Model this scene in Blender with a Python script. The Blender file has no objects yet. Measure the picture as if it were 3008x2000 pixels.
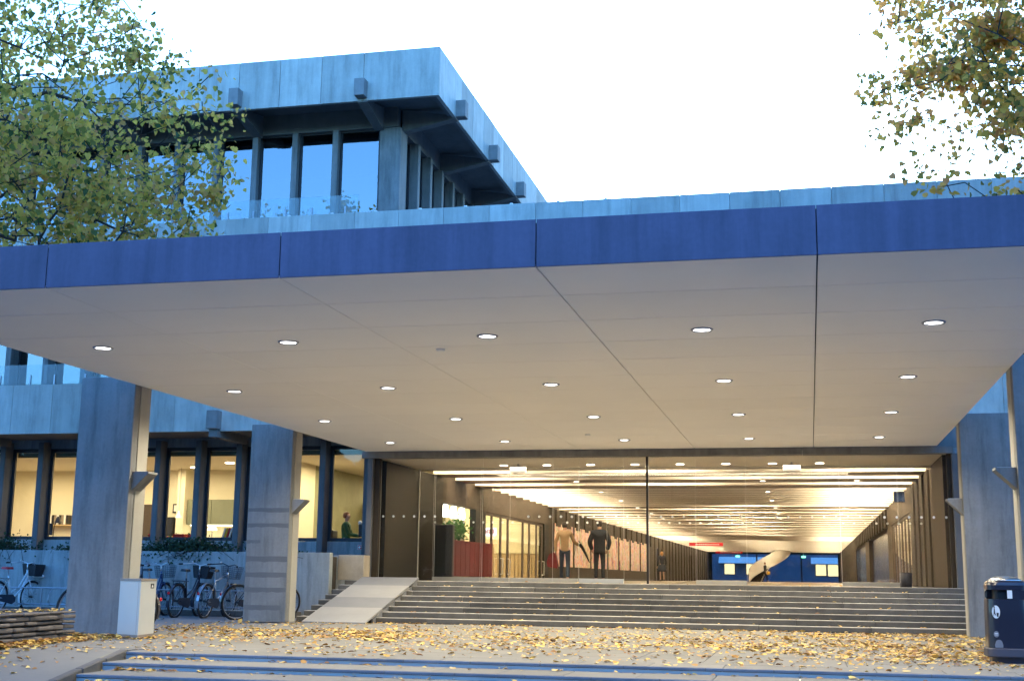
import bpy, bmesh, math, random
import numpy as np
from mathutils import Vector, Matrix
random.seed(7)
R = math.radians
S = bpy.context.scene
COL = S.collection

# ------------------------------------------------------------------ camera
EYE = 0.95
YAW, PITCH, ROLL = 0.2288455, 0.18370374, 0.01279867
def cam_axes():
    cy, sy, cp, sp, cr, sr = math.cos(YAW), math.sin(YAW), math.cos(PITCH), math.sin(PITCH), math.cos(ROLL), math.sin(ROLL)
    f = Vector((-sy*cp, cy*cp, sp)); r = Vector((cy, sy, 0)); u = r.cross(f)
    return cr*r + sr*u, -sr*r + cr*u, f
_r, _u, _f = cam_axes()
cd = bpy.data.cameras.new('camera'); cam = bpy.data.objects.new('camera', cd); COL.objects.link(cam)
cam.matrix_world = Matrix(((_r.x, _u.x, -_f.x, 0), (_r.y, _u.y, -_f.y, 0), (_r.z, _u.z, -_f.z, EYE), (0, 0, 0, 1)))
cd.sensor_width = 36.0; cd.lens = 3738.97/3008*36; cd.clip_end = 5000; cd.clip_start = 0.05
S.camera = cam

# ------------------------------------------------------------------ sky, sun, exposure
SUN_EL, SUN_AZ = R(6.0), R(-6)            # dusk: the sun has gone down behind the building
SKY_STRENGTH = 0.15
w = bpy.data.worlds.new('World'); S.world = w; w.use_nodes = True
nt = w.node_tree; nt.nodes.clear()
sky = nt.nodes.new('ShaderNodeTexSky'); sky.sky_type = 'NISHITA'; sky.sun_disc = False
sky.sun_elevation = SUN_EL; sky.sun_rotation = SUN_AZ
sky.air_density = 1.0; sky.dust_density = 1.5; sky.ozone_density = 3.0
tint = nt.nodes.new('ShaderNodeMix'); tint.data_type = 'RGBA'; tint.blend_type = 'MULTIPLY'; tint.inputs[0].default_value = 1
tint.inputs[7].default_value = (0.68, 1.05, 1.48, 1)
bg = nt.nodes.new('ShaderNodeBackground'); bg.inputs[1].default_value = SKY_STRENGTH
wo = nt.nodes.new('ShaderNodeOutputWorld')
nt.links.new(sky.outputs[0], tint.inputs[6]); nt.links.new(tint.outputs[2], bg.inputs[0]); nt.links.new(bg.outputs[0], wo.inputs[0])
sd = bpy.data.lights.new('sun', 'SUN'); sd.energy = 0.02; sd.angle = R(12); sd.color = (1, .85, .7)
sun = bpy.data.objects.new('sun', sd); COL.objects.link(sun)
sun.rotation_euler = Vector((-math.sin(SUN_AZ)*math.cos(SUN_EL), -math.cos(SUN_AZ)*math.cos(SUN_EL), -math.sin(SUN_EL))).to_track_quat('-Z', 'Y').to_euler()
S.view_settings.view_transform = 'Standard'; S.view_settings.look = 'None'
EXPO = 3.04
LAMP = 2.0**-2.8
S.view_settings.exposure = EXPO; S.view_settings.gamma = 1.0
S.render.engine = 'CYCLES'
cy = S.cycles
cy.use_denoising = True; cy.use_adaptive_sampling = True; cy.adaptive_threshold = .015; cy.max_bounces = 8; cy.diffuse_bounces = 4; cy.glossy_bounces = 4
cy.transparent_max_bounces = 16; cy.transmission_bounces = 4; cy.sample_clamp_indirect = 6.0
cy.caustics_reflective = False; cy.caustics_refractive = False

# ------------------------------------------------------------------ materials
MATS = {}
def mk(name, col, rough=.65, metal=0.0, var=.12, scale=3.0, bump=0.0, rnd=0.0, streak=0.0, spec=.5, fine=0.0, coat=0.0, top=0.0, drip=0.0):
    """procedural principled material; noise in world space, rnd = variation from object to object"""
    m = bpy.data.materials.new(name); m.use_nodes = True; t = m.node_tree; N = t.nodes; L = t.links
    p = N['Principled BSDF']; p.inputs['Roughness'].default_value = rough; p.inputs['Metallic'].default_value = metal
    p.inputs['Specular IOR Level'].default_value = spec
    p.inputs['Coat Weight'].default_value = coat
    g = N.new('ShaderNodeNewGeometry')
    fac = None
    def add(val, amt):
        nonlocal fac
        mm = N.new('ShaderNodeMath'); mm.operation = 'MULTIPLY_ADD'; L.new(val, mm.inputs[0])
        mm.inputs[1].default_value = amt*2; mm.inputs[2].default_value = 1-amt
        if fac is None: fac = mm.outputs[0]
        else:
            q = N.new('ShaderNodeMath'); q.operation = 'MULTIPLY'; L.new(fac, q.inputs[0]); L.new(mm.outputs[0], q.inputs[1]); fac = q.outputs[0]
    nz = None
    if var:
        nz = N.new('ShaderNodeTexNoise'); nz.inputs['Scale'].default_value = scale; nz.inputs['Detail'].default_value = 6; nz.inputs['Roughness'].default_value = .62
        L.new(g.outputs['Position'], nz.inputs['Vector']); add(nz.outputs[0], var*1.6)
    if fine:
        nf = N.new('ShaderNodeTexNoise'); nf.inputs['Scale'].default_value = scale*22; nf.inputs['Detail'].default_value = 3
        L.new(g.outputs['Position'], nf.inputs['Vector']); add(nf.outputs[0], fine)
    if streak:
        mp = N.new('ShaderNodeMapping'); mp.inputs['Scale'].default_value = (9, 9, .35); L.new(g.outputs['Position'], mp.inputs['Vector'])
        ns = N.new('ShaderNodeTexNoise'); ns.inputs['Scale'].default_value = 1.0; ns.inputs['Detail'].default_value = 5
        L.new(mp.outputs[0], ns.inputs['Vector']); add(ns.outputs[0], streak*1.5)
    if drip:     # dark run-off marks with an outline of their own
        mp2 = N.new('ShaderNodeMapping'); mp2.inputs['Scale'].default_value = (3.2, 3.2, .5); mp2.inputs['Location'].default_value = (3.7, 1.9, 8.1); L.new(g.outputs['Position'], mp2.inputs['Vector'])
        nd = N.new('ShaderNodeTexNoise'); nd.inputs['Scale'].default_value = 1.3; nd.inputs['Detail'].default_value = 8; nd.inputs['Roughness'].default_value = .68; L.new(mp2.outputs[0], nd.inputs['Vector'])
        mr = N.new('ShaderNodeMapRange'); mr.inputs[1].default_value = .50; mr.inputs[2].default_value = .68; mr.inputs[3].default_value = 1; mr.inputs[4].default_value = 1-drip; L.new(nd.outputs[0], mr.inputs[0])
        q = N.new('ShaderNodeMath'); q.operation = 'MULTIPLY'; L.new(fac, q.inputs[0]); L.new(mr.outputs[0], q.inputs[1]); fac = q.outputs[0]
    if top:      # upper faces painted paler to carry the light from above
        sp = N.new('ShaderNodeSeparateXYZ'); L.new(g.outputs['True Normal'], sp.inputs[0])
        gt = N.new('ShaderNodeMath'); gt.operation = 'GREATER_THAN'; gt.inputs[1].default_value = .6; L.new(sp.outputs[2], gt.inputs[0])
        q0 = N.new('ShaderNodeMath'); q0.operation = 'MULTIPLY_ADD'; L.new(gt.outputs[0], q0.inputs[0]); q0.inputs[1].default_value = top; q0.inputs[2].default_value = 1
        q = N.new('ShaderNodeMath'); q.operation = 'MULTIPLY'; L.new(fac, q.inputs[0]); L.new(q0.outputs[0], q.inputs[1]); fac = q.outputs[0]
    if rnd:
        oi = N.new('ShaderNodeObjectInfo'); add(oi.outputs['Random'], rnd)
    if fac is not None:
        mx = N.new('ShaderNodeMix'); mx.data_type = 'RGBA'; mx.blend_type = 'MULTIPLY'; mx.inputs[0].default_value = 1
        mx.inputs[6].default_value = (*col, 1); L.new(fac, mx.inputs[7]); L.new(mx.outputs[2], p.inputs['Base Color'])
    else: p.inputs['Base Color'].default_value = (*col, 1)
    if bump:
        nb = N.new('ShaderNodeTexNoise'); nb.inputs['Scale'].default_value = scale*9; nb.inputs['Detail'].default_value = 6
        L.new(g.outputs['Position'], nb.inputs['Vector'])
        b = N.new('ShaderNodeBump'); b.inputs['Strength'].default_value = bump; b.inputs['Distance'].default_value = .01
        L.new(nb.outputs[0], b.inputs['Height']); L.new(b.outputs[0], p.inputs['Normal'])
    MATS[name] = m; return m
def emit(name, col, strength):
    m = bpy.data.materials.new(name); m.use_nodes = True; t = m.node_tree; t.nodes.clear()
    e = t.nodes.new('ShaderNodeEmission'); e.inputs[0].default_value = (*col, 1); e.inputs[1].default_value = strength*LAMP
    o = t.nodes.new('ShaderNodeOutputMaterial'); t.links.new(e.outputs[0], o.inputs[0]); MATS[name] = m; return m
def glass(name, tint_c, base_refl, rough=0.0, ior=1.5):
    """thin pane: transparent body, fresnel mirror on top"""
    m = bpy.data.materials.new(name); m.use_nodes = True; t = m.node_tree; N = t.nodes; L = t.links; N.clear()
    tr = N.new('ShaderNodeBsdfTransparent'); tr.inputs[0].default_value = (*tint_c, 1)
    gl = N.new('ShaderNodeBsdfGlossy'); gl.inputs['Roughness'].default_value = rough
    fr = N.new('ShaderNodeFresnel'); fr.inputs[0].default_value = ior
    ad = N.new('ShaderNodeMath'); ad.operation = 'ADD'; ad.use_clamp = True; L.new(fr.outputs[0], ad.inputs[0]); ad.inputs[1].default_value = base_refl
    ge = N.new('ShaderNodeNewGeometry'); iv = N.new('ShaderNodeMath'); iv.operation = 'SUBTRACT'; iv.inputs[0].default_value = 1; L.new(ge.outputs['Backfacing'], iv.inputs[1])
    ff = N.new('ShaderNodeMath'); ff.operation = 'MULTIPLY'; L.new(ad.outputs[0], ff.inputs[0]); L.new(iv.outputs[0], ff.inputs[1])   # the pane's rear face adds no second mirror
    mx = N.new('ShaderNodeMixShader'); o = N.new('ShaderNodeOutputMaterial')
    L.new(ff.outputs[0], mx.inputs[0]); L.new(tr.outputs[0], mx.inputs[1]); L.new(gl.outputs[0], mx.inputs[2]); L.new(mx.outputs[0], o.inputs[0])
    MATS[name] = m; return m
def leafmat(name, stops, trans=.4, rough=.55):
    m = bpy.data.materials.new(name); m.use_nodes = True; t = m.node_tree; N = t.nodes; L = t.links; N.clear()
    g = N.new('ShaderNodeNewGeometry'); cr = N.new('ShaderNodeValToRGB')
    el = cr.color_ramp.elements
    while len(el) < len(stops): el.new(.5)
    for e, (p, c) in zip(el, stops): e.position = p; e.color = (*c, 1)
    # clumps: nearby leaves share a shade, each leaf varies on its own
    nz = N.new('ShaderNodeTexNoise'); nz.inputs['Scale'].default_value = .55; nz.inputs['Detail'].default_value = 2; L.new(g.outputs['Position'], nz.inputs['Vector'])
    mm = N.new('ShaderNodeMath'); mm.operation = 'MULTIPLY_ADD'; L.new(nz.outputs[0], mm.inputs[0]); mm.inputs[1].default_value = .9; mm.inputs[2].default_value = -.45
    ad = N.new('ShaderNodeMath'); ad.operation = 'ADD'; ad.use_clamp = True; L.new(g.outputs['Random Per Island'], ad.inputs[0]); L.new(mm.outputs[0], ad.inputs[1])
    L.new(ad.outputs[0], cr.inputs[0])
    d = N.new('ShaderNodeBsdfPrincipled'); d.inputs['Roughness'].default_value = rough; d.inputs['Specular IOR Level'].default_value = .3
    tl = N.new('ShaderNodeBsdfTranslucent'); mx = N.new('ShaderNodeMixShader'); mx.inputs[0].default_value = trans
    L.new(cr.outputs[0], d.inputs['Base Color']); L.new(cr.outputs[0], tl.inputs[0])
    o = N.new('ShaderNodeOutputMaterial'); L.new(d.outputs[0], mx.inputs[1]); L.new(tl.outputs[0], mx.inputs[2]); L.new(mx.outputs[0], o.inputs[0])
    MATS[name] = m; return m

mk('panel', (.43, .44, .41), rough=.8, var=.20, scale=1.3, rnd=.20, streak=.14, bump=.15, fine=.08, drip=.24)
mk('column', (.215, .215, .212), rough=.85, var=.22, scale=1.1, streak=.14, bump=.2, fine=.12, drip=.35)
mk('column_rear', (.38, .36, .315), rough=.85, var=.10, scale=2, bump=.15, fine=.08)
mk('tape_stain', (.14, .14, .145), rough=.85, var=.12, scale=4, fine=.10)
mk('beam_concrete', (.17, .17, .17), rough=.85, var=.2, scale=2, bump=.2, streak=.1)
mk('block', (.23, .23, .23), rough=.85, var=.2, scale=4, bump=.2, streak=.15)
mk('wall_concrete', (.30, .32, .32), rough=.85, var=.18, scale=1.2, streak=.2, bump=.2, fine=.10, drip=.4)
mk('fin_dark', (.12, .12, .125), rough=.85, var=.2, scale=1.5, streak=.15, bump=.2)
mk('lintel', (.16, .155, .15), rough=.8, var=.35, scale=2.2, streak=.2)
mk('warm_block', (.36, .31, .24), rough=.8, var=.22, scale=3, fine=.1, streak=.1)
mk('fascia', (.112, .084, .136), rough=.45, metal=.3, var=.24, scale=.9, rnd=.09, streak=.22, fine=.12, drip=.18, bump=.25)
mk('soffit', (.88, .845, .80), rough=.55, var=.03, scale=.8, rnd=.015)
mk('joint_dark', (.05, .05, .05), rough=.9, var=0)
mk('metal_black', (.018, .018, .022), rough=.45, metal=.2, var=.05)
mk('window_frame', (.022, .022, .028), rough=.5, var=.1)
mk('steel', (.62, .63, .65), rough=.28, metal=1.0, var=.06)
mk('steel_dull', (.36, .37, .40), rough=.4, metal=.9, var=.08)
mk('rail_metal', (.55, .56, .56), rough=.4, metal=.5, var=.06)
mk('slab', (.178, .168, .147), rough=.8, var=.14, scale=.9, rnd=.07, bump=.12, fine=.08)
mk('asphalt', (.16, .165, .17), rough=.9, var=.22, scale=1.5, bump=.3, fine=.15)
mk('mortar', (.50, .49, .47), rough=.9, var=.1)
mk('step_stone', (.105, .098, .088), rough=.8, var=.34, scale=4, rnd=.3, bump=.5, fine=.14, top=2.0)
mk('kerb_dark', (.085, .08, .078), rough=.8, var=.2, scale=4, rnd=.15, bump=.2)
mk('nosing_stone', (.20, .205, .23), rough=.6, var=.2, scale=3, rnd=.14, bump=.2, fine=.1)
mk('wall_stone', (.125, .108, .098), rough=.9, var=.3, scale=5, rnd=.3, bump=.5, fine=.15)
mk('ramp_light', (.28, .272, .26), rough=.65, var=.1, scale=2, fine=.06)
mk('ramp_dark', (.19, .19, .195), rough=.65, var=.1, scale=2, fine=.06)
mk('cabinet', (.50, .50, .47), rough=.45, var=.04, scale=3)
mk('cabinet_top', (.26, .22, .19), rough=.5, var=.06)
mk('bin_black', (.012, .013, .028), rough=.28, var=.05, coat=.3)
mk('bin_skirt', (.05, .05, .07), rough=.55, var=.1)
mk('sticker', (.62, .66, .68), rough=.5, var=.04)
mk('sticker_grey', (.16, .17, .2), rough=.5, var=.1, scale=30)
mk('black', (.008, .008, .01), rough=.5, var=0)
mk('hall_wall', (.058, .044, .031), rough=.6, spec=.2, var=.14, scale=1.5, streak=.12)
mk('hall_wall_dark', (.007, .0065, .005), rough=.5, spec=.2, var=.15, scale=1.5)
mk('pilaster', (.045, .035, .025), rough=.6, spec=.2, var=.12, streak=.1)
mk('hall_beam', (.30, .235, .17), rough=.6, var=.08, streak=0)
mk('slot_white', (.82, .78, .70), rough=.7, var=.03)
mk('vest_ceiling', (.72, .68, .60), rough=.6, var=.04)
mk('hall_floor', (.17, .135, .095), rough=.35, var=.12, scale=2)
mk('office_wall', (.74, .67, .50), rough=.8, var=.05, scale=.8)
mk('office_ceiling', (.72, .66, .54), rough=.85, var=.04)
mk('office_floor', (.25, .2, .15), rough=.6, var=.1)
mk('dark_room', (.03, .03, .035), rough=.9, var=.1)
mk('green_wall', (.30, .29, .17), rough=.7, var=.2, scale=2.5)
mk('olive_board', (.17, .18, .12), rough=.6, var=.14, scale=2)
mk('red_counter', (.12, .005, .009), rough=.5, spec=.2, var=.15, rnd=.3)
mk('wood_panel', (.56, .40, .22), rough=.5, var=.1, streak=.15)
mk('cream', (.76, .68, .48), rough=.7, var=.04)
mk('white_plaster', (.78, .74, .66), rough=.6, var=.03)
mk('brown_dark', (.06, .04, .028), rough=.6, var=.1)
mk('red_plastic', (.55, .02, .015), rough=.35, var=.05)
mk('yellow_plastic', (.75, .5, .03), rough=.4, var=.05)
mk('book_white', (.75, .72, .66), rough=.6, var=.05)
mk('black_plastic', (.015, .015, .018), rough=.4, var=0)
mk('blue_screen', (.02, .04, .10), rough=.25, var=.2, scale=8)
mk('sign_red', (.60, .02, .035), rough=.4, var=.03)
mk('sign_white', (.8, .8, .78), rough=.4, var=0)
mk('far_wall', (.11, .14, .22), rough=.8, var=.2, scale=.4)
mk('far_fascia', (.85, .88, .9), rough=.6, var=.03)
mk('skin', (.55, .33, .23), rough=.55, var=.05)
mk('jacket_tan', (.36, .24, .13), rough=.7, var=.12, scale=12)
mk('jeans', (.035, .05, .085), rough=.8, var=.2, scale=20)
mk('coat_dark', (.020, .022, .03), rough=.75, var=.2, scale=12)
mk('trousers_dark', (.02, .022, .03), rough=.8, var=.15, scale=12)
mk('scarf_blue', (.04, .10, .30), rough=.8, var=.15, scale=20)
mk('hair_dark', (.03, .02, .015), rough=.5, var=.2, scale=40)
mk('hair_blond', (.50, .26, .10), rough=.5, var=.2, scale=40)
mk('hair_red', (.25, .10, .04), rough=.5, var=.2, scale=40)
mk('vest_green', (.03, .12, .05), rough=.7, var=.15, scale=12)
mk('bag_red', (.13, .006, .012), rough=.5, var=.15, scale=10)
mk('bag_yellow', (.55, .32, .03), rough=.6, var=.1)
mk('shoe', (.015, .013, .012), rough=.45, var=0)
mk('rubber', (.014, .014, .016), rough=.75, var=.1)
mk('saddle_red', (.55, .02, .03), rough=.45, var=.05)
mk('bike_black', (.02, .024, .04), rough=.3, var=.05, coat=.3)
mk('bike_blue', (.025, .05, .13), rough=.3, var=.05, coat=.3)
mk('bike_silver', (.34, .37, .42), rough=.3, metal=.7, var=.05)
mk('bike_white', (.62, .68, .72), rough=.35, var=.05, coat=.3)
mk('basket_black', (.02, .021, .026), rough=.6, var=.1)
mk('basket_grey', (.09, .10, .12), rough=.5, metal=.4, var=.1)
mk('reflector', (.6, .01, .01), rough=.25, var=0)
mk('bark', (.045, .038, .034), rough=.9, var=.3, scale=6, bump=.5)
mk('soil', (.05, .04, .03), rough=.95, var=.3, scale=5)
mk('terracotta', (.10, .09, .085), rough=.6, var=.1)
emit('downlight', (1.0, .97, .95), 14)
emit('slot_lamp', (1.0, .83, .60), 118)
emit('hall_spot', (1.0, .90, .72), 10)
emit('office_lamp', (1.0, .86, .62), 40)
emit('pendant_glow', (1.0, .93, .66), 7)
emit('exit_green', (.2, 1.0, .55), 4)
emit('lit_window', (1.0, .86, .50), 1.6)
emit('desk_glow', (1.0, .93, .60), 6)
emit('shop_sign', (1.0, .92, .98), 3)
emit('monitor_line', (.8, .9, 1.0), 1.0)
glass('glass_clear', (.96, .965, .955), .02, ior=1.5)
glass('glass_vest', (.96, .965, .955), .03, ior=1.5)
glass('glass_coated', (.42, .46, .50), .22, ior=1.5)
glass('glass_rail', (.88, .96, .98), .0, ior=1.25)
_t = MATS['glass_rail'].node_tree; _d = _t.nodes.new('ShaderNodeBsdfDiffuse'); _d.inputs[0].default_value = (.75, .8, .8, 1)     # pale diffuse film painting reflected sky into the balustrade glass
_m = _t.nodes.new('ShaderNodeMixShader'); _m.inputs[0].default_value = .16; _o = [n for n in _t.nodes if n.type == 'OUTPUT_MATERIAL'][0]; _s = _o.inputs[0].links[0].from_socket
_t.links.new(_s, _m.inputs[1]); _t.links.new(_d.outputs[0], _m.inputs[2]); _t.links.new(_m.outputs[0], _o.inputs[0])
leafmat('leaf_left', [(0, (.07, .12, .04)), (.22, (.36, .30, .06)), (.45, (.74, .50, .09)), (.75, (.86, .52, .11)), (1, (.66, .34, .13))], trans=.62)
leafmat('leaf_right', [(0, (.18, .18, .05)), (.25, (.46, .30, .06)), (.5, (.86, .50, .09)), (.75, (.84, .42, .11)), (1, (.70, .32, .12))], trans=.62)
leafmat('leaf_fallen', [(0, (.16, .07, .03)), (.22, (.38, .19, .05)), (.5, (.62, .38, .08)), (.8, (.74, .54, .16)), (1, (.52, .36, .18))], trans=.1)
leafmat('leaf_ivy', [(0, (.010, .028, .016)), (.5, (.02, .05, .022)), (1, (.04, .07, .03))], trans=.25)
leafmat('leaf_wood', [(0, (.012, .025, .010)), (.5, (.03, .045, .014)), (.8, (.06, .05, .015)), (1, (.05, .03, .012))], trans=.25)
leafmat('leaf_pot', [(0, (.02, .09, .02)), (.6, (.05, .15, .03)), (1, (.10, .2, .05))], trans=.3)
def poster_mat(name, seed):
    m = bpy.data.materials.new(name); m.use_nodes = True; t = m.node_tree; N = t.nodes; L = t.links
    p = N['Principled BSDF']; p.inputs['Roughness'].default_value = .5
    g = N.new('ShaderNodeNewGeometry'); mp = N.new('ShaderNodeMapping'); mp.inputs['Scale'].default_value = (1, .55, .22); mp.inputs['Location'].default_value = (seed, seed*3.1, seed)
    L.new(g.outputs['Position'], mp.inputs[0])
    nz = N.new('ShaderNodeTexNoise'); nz.inputs['Scale'].default_value = 2.6; nz.inputs['Detail'].default_value = 3; nz.inputs['Roughness'].default_value = .75; nz.inputs['Distortion'].default_value = .4
    L.new(mp.outputs[0], nz.inputs['Vector'])
    cr = N.new('ShaderNodeValToRGB'); el = cr.color_ramp.elements
    st = [(.30, (.03, .05, .30)), (.38, (.45, .04, .05)), (.42, (.85, .72, .5)), (.455, (.08, .22, .10)), (.485, (.85, .78, .6)), (.515, (.75, .13, .03)), (.55, (.85, .78, .68)), (.58, (.30, .06, .28)), (.63, (.9, .8, .6)), (.72, (.04, .06, .06))]
    while len(el) < len(st): el.new(.5)
    for e, (q, c) in zip(el, st): e.position = q; e.color = (*c, 1)
    L.new(nz.outputs[0], cr.inputs[0]); L.new(cr.outputs[0], p.inputs['Base Color'])
    MATS[name] = m; return m
poster_mat('abstract_print', 1.0)

# ------------------------------------------------------------------ mesh helpers
ROOTLOC = {}
def root_of(o):
    while o.parent: o = o.parent
    return o
def chamfer_box(sx, sy, sz, b):
    bm = bmesh.new(); bmesh.ops.create_cube(bm, size=1.0)
    for v in bm.verts: v.co = Vector((v.co.x*sx, v.co.y*sy, v.co.z*sz))
    if b > 0: bmesh.ops.bevel(bm, geom=bm.edges[:], offset=b, segments=1, affect='EDGES')
    bm.verts.ensure_lookup_table()
    V = [v.co.copy() for v in bm.verts]; F = [[v.index for v in f.verts] for f in bm.faces]; bm.free()
    return V, F
class MB:
    def __init__(s): s.v = []; s.f = []
    def add(s, V, F):
        n = len(s.v); s.v += [tuple(p) for p in V]; s.f += [[i+n for i in f] for f in F]; return s
    def box(s, x0, x1, y0, y1, z0, z1, b=0.0):
        if b:
            V, F = chamfer_box(x1-x0, y1-y0, z1-z0, b); c = Vector(((x0+x1)/2, (y0+y1)/2, (z0+z1)/2))
            return s.add([v+c for v in V], F)
        V = [(x0,y0,z0),(x1,y0,z0),(x1,y1,z0),(x0,y1,z0),(x0,y0,z1),(x1,y0,z1),(x1,y1,z1),(x0,y1,z1)]
        return s.add(V, [(3,2,1,0),(4,5,6,7),(0,1,5,4),(1,2,6,5),(2,3,7,6),(3,0,4,7)])
    def hexa(s, P):      # eight corners, bottom ring then top ring
        return s.add(P, [(3,2,1,0),(4,5,6,7),(0,1,5,4),(1,2,6,5),(2,3,7,6),(3,0,4,7)])
    def prism(s, poly, z0, z1, scale=1.0):
        n = len(poly); cx = sum(p[0] for p in poly)/n; cy_ = sum(p[1] for p in poly)/n
        V = [(p[0], p[1], z0) for p in poly]+[(cx+(p[0]-cx)*scale, cy_+(p[1]-cy_)*scale, z1) for p in poly]
        return s.add(V, [list(range(n))[::-1], list(range(n, 2*n))]+[(i, (i+1) % n, n+(i+1) % n, n+i) for i in range(n)])
    def prism_y(s, poly, y0, y1):     # poly in x,z
        n = len(poly); V = [(p[0], y0, p[1]) for p in poly]+[(p[0], y1, p[1]) for p in poly]
        return s.add(V, [list(range(n)), list(range(n, 2*n))[::-1]]+[(i, n+i, n+(i+1) % n, (i+1) % n) for i in range(n)])
    def prism_x(s, poly, x0, x1):     # poly in y,z
        n = len(poly); V = [(x0, p[0], p[1]) for p in poly]+[(x1, p[0], p[1]) for p in poly]
        return s.add(V, [list(range(n))[::-1], list(range(n, 2*n))]+[(i, (i+1) % n, n+(i+1) % n, n+i) for i in range(n)])
    def tube(s, pts, r, n=6, cap=True):
        pts = [Vector(p) for p in pts]; rr = r if isinstance(r, (list, tuple)) else [r]*len(pts)
        base = len(s.v); prev = None
        for i, p in enumerate(pts):
            d = (pts[min(i+1, len(pts)-1)]-pts[max(i-1, 0)])
            d = d.normalized() if d.length > 1e-9 else Vector((0, 0, 1))
            if prev is None:
                a = d.orthogonal().normalized()
            else:
                a = (prev-d*prev.dot(d)); a = a.normalized() if a.length > 1e-6 else d.orthogonal().normalized()
            prev = a; b = d.cross(a)
            for k in range(n):
                t = 2*math.pi*k/n; s.v.append(tuple(p+(a*math.cos(t)+b*math.sin(t))*rr[i]))
        for i in range(len(pts)-1):
            for k in range(n):
                q = base+i*n; s.f.append([q+k, q+(k+1) % n, q+n+(k+1) % n, q+n+k])
        if cap:
            s.f.append([base+k for k in range(n)][::-1]); e = base+(len(pts)-1)*n; s.f.append([e+k for k in range(n)])
        return s
    def lathe(s, prof, n=16, c=(0, 0, 0)):
        base = len(s.v)
        for r, z in prof:
            for k in range(n):
                t = 2*math.pi*k/n; s.v.append((c[0]+r*math.cos(t), c[1]+r*math.sin(t), c[2]+z))
        for i in range(len(prof)-1):
            for k in range(n):
                q = base+i*n; s.f.append([q+k, q+(k+1) % n, q+n+(k+1) % n, q+n+k])
        s.f.append([base+k for k in range(n)][::-1]); e = base+(len(prof)-1)*n; s.f.append([e+k for k in range(n)])
        return s
    def ring(s, c, ax, Rr, r, n=28, m=6, a0=0, a1=2*math.pi):    # torus about axis ax
        c = Vector(c); ax = Vector(ax).normalized(); u = ax.orthogonal().normalized(); v = ax.cross(u)
        full = abs(a1-a0-2*math.pi) < 1e-6; cnt = n if full else n+1; base = len(s.v)
        for i in range(cnt):
            t = a0+(a1-a0)*i/n; d = u*math.cos(t)+v*math.sin(t)
            for k in range(m):
                q = 2*math.pi*k/m; s.v.append(tuple(c+d*(Rr+r*math.cos(q))+ax*(r*math.sin(q))))
        for i in range(n):
            j = (i+1) % cnt
            for k in range(m): s.f.append([base+i*m+k, base+j*m+k, base+j*m+(k+1) % m, base+i*m+(k+1) % m])
        return s
    def ellipsoid(s, c, r, n=12, m=8):
        prof = []
        base = len(s.v)
        for j in range(m+1):
            ph = -math.pi/2+math.pi*j/m
            for k in range(n):
                t = 2*math.pi*k/n; s.v.append((c[0]+r[0]*math.cos(ph)*math.cos(t), c[1]+r[1]*math.cos(ph)*math.sin(t), c[2]+r[2]*math.sin(ph)))
        for j in range(m):
            for k in range(n): q = base+j*n; s.f.append([q+k, q+(k+1) % n, q+n+(k+1) % n, q+n+k])
        return s
    def mesh(s, name, off=(0, 0, 0), smooth=False):
        me = bpy.data.meshes.new(name); me.from_pydata([(x-off[0], y-off[1], z-off[2]) for x, y, z in s.v], [], s.f)
        me.validate(); me.update()
        if smooth: me.polygons.foreach_set('use_smooth', [True]*len(me.polygons))
        return me
    def build(s, name, mat, parent=None, smooth=False, origin=None):
        off = ROOTLOC.get(root_of(parent).name, (0, 0, 0)) if parent else (origin or (0, 0, 0))
        me = s.mesh(name, off, smooth); me.materials.append(MATS[mat])
        o = bpy.data.objects.new(name, me); COL.objects.link(o); o.parent = parent
        if not parent: o.location = off; ROOTLOC[o.name] = tuple(off)
        return o
def empty(name, loc=(0, 0, 0), rz=0.0):
    o = bpy.data.objects.new(name, None); COL.objects.link(o); o.location = loc; o.rotation_euler = (0, 0, rz)
    o.empty_display_size = .2; ROOTLOC[o.name] = tuple(loc); return o
def tag(o, label=None, cat=None, group=None, kind=None):
    if label: o['label'] = label
    if cat: o['category'] = cat
    if group: o['group'] = group
    if kind: o['kind'] = kind
    return o
PIECES = {}
def piece(name, dims, c, mat, parent, b=.004, rot=None):
    """one chamfered block centred at c (world), mesh data shared between equal blocks"""
    key = (name, tuple(round(d, 4) for d in dims), mat, b)
    if key not in PIECES:
        V, F = chamfer_box(*dims, b); me = bpy.data.meshes.new(name); me.from_pydata([tuple(v) for v in V], [], F); me.update()
        me.materials.append(MATS[mat]); PIECES[key] = me
    o = bpy.data.objects.new(name, PIECES[key]); COL.objects.link(o); o.parent = parent
    rl = ROOTLOC[root_of(parent).name]; o.location = (c[0]-rl[0], c[1]-rl[1], c[2]-rl[2])
    if rot: o.rotation_euler = rot
    return o
def span(x0, x1, y0, y1, z0, z1): return (x1-x0, y1-y0, z1-z0), ((x0+x1)/2, (y0+y1)/2, (z0+z1)/2)
def copy_tree(o, parent=None):
    c = o.copy(); COL.objects.link(c); c.parent = parent
    for ch in list(o.children): copy_tree(ch, c)
    return c
def area(name, loc, size, energy, col, parent=None, size_y=None, rot=(0, 0, 0), spread=None):
    d = bpy.data.lights.new(name, 'AREA'); d.energy = energy*LAMP; d.color = col; d.shape = 'RECTANGLE' if size_y else 'DISK'; d.size = size
    if size_y: d.size_y = size_y
    if spread: d.spread = spread
    o = bpy.data.objects.new(name, d); COL.objects.link(o); o.parent = parent
    rl = ROOTLOC[root_of(parent).name] if parent else (0, 0, 0)
    o.location = (loc[0]-rl[0], loc[1]-rl[1], loc[2]-rl[2]); o.rotation_euler = rot; return o

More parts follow.
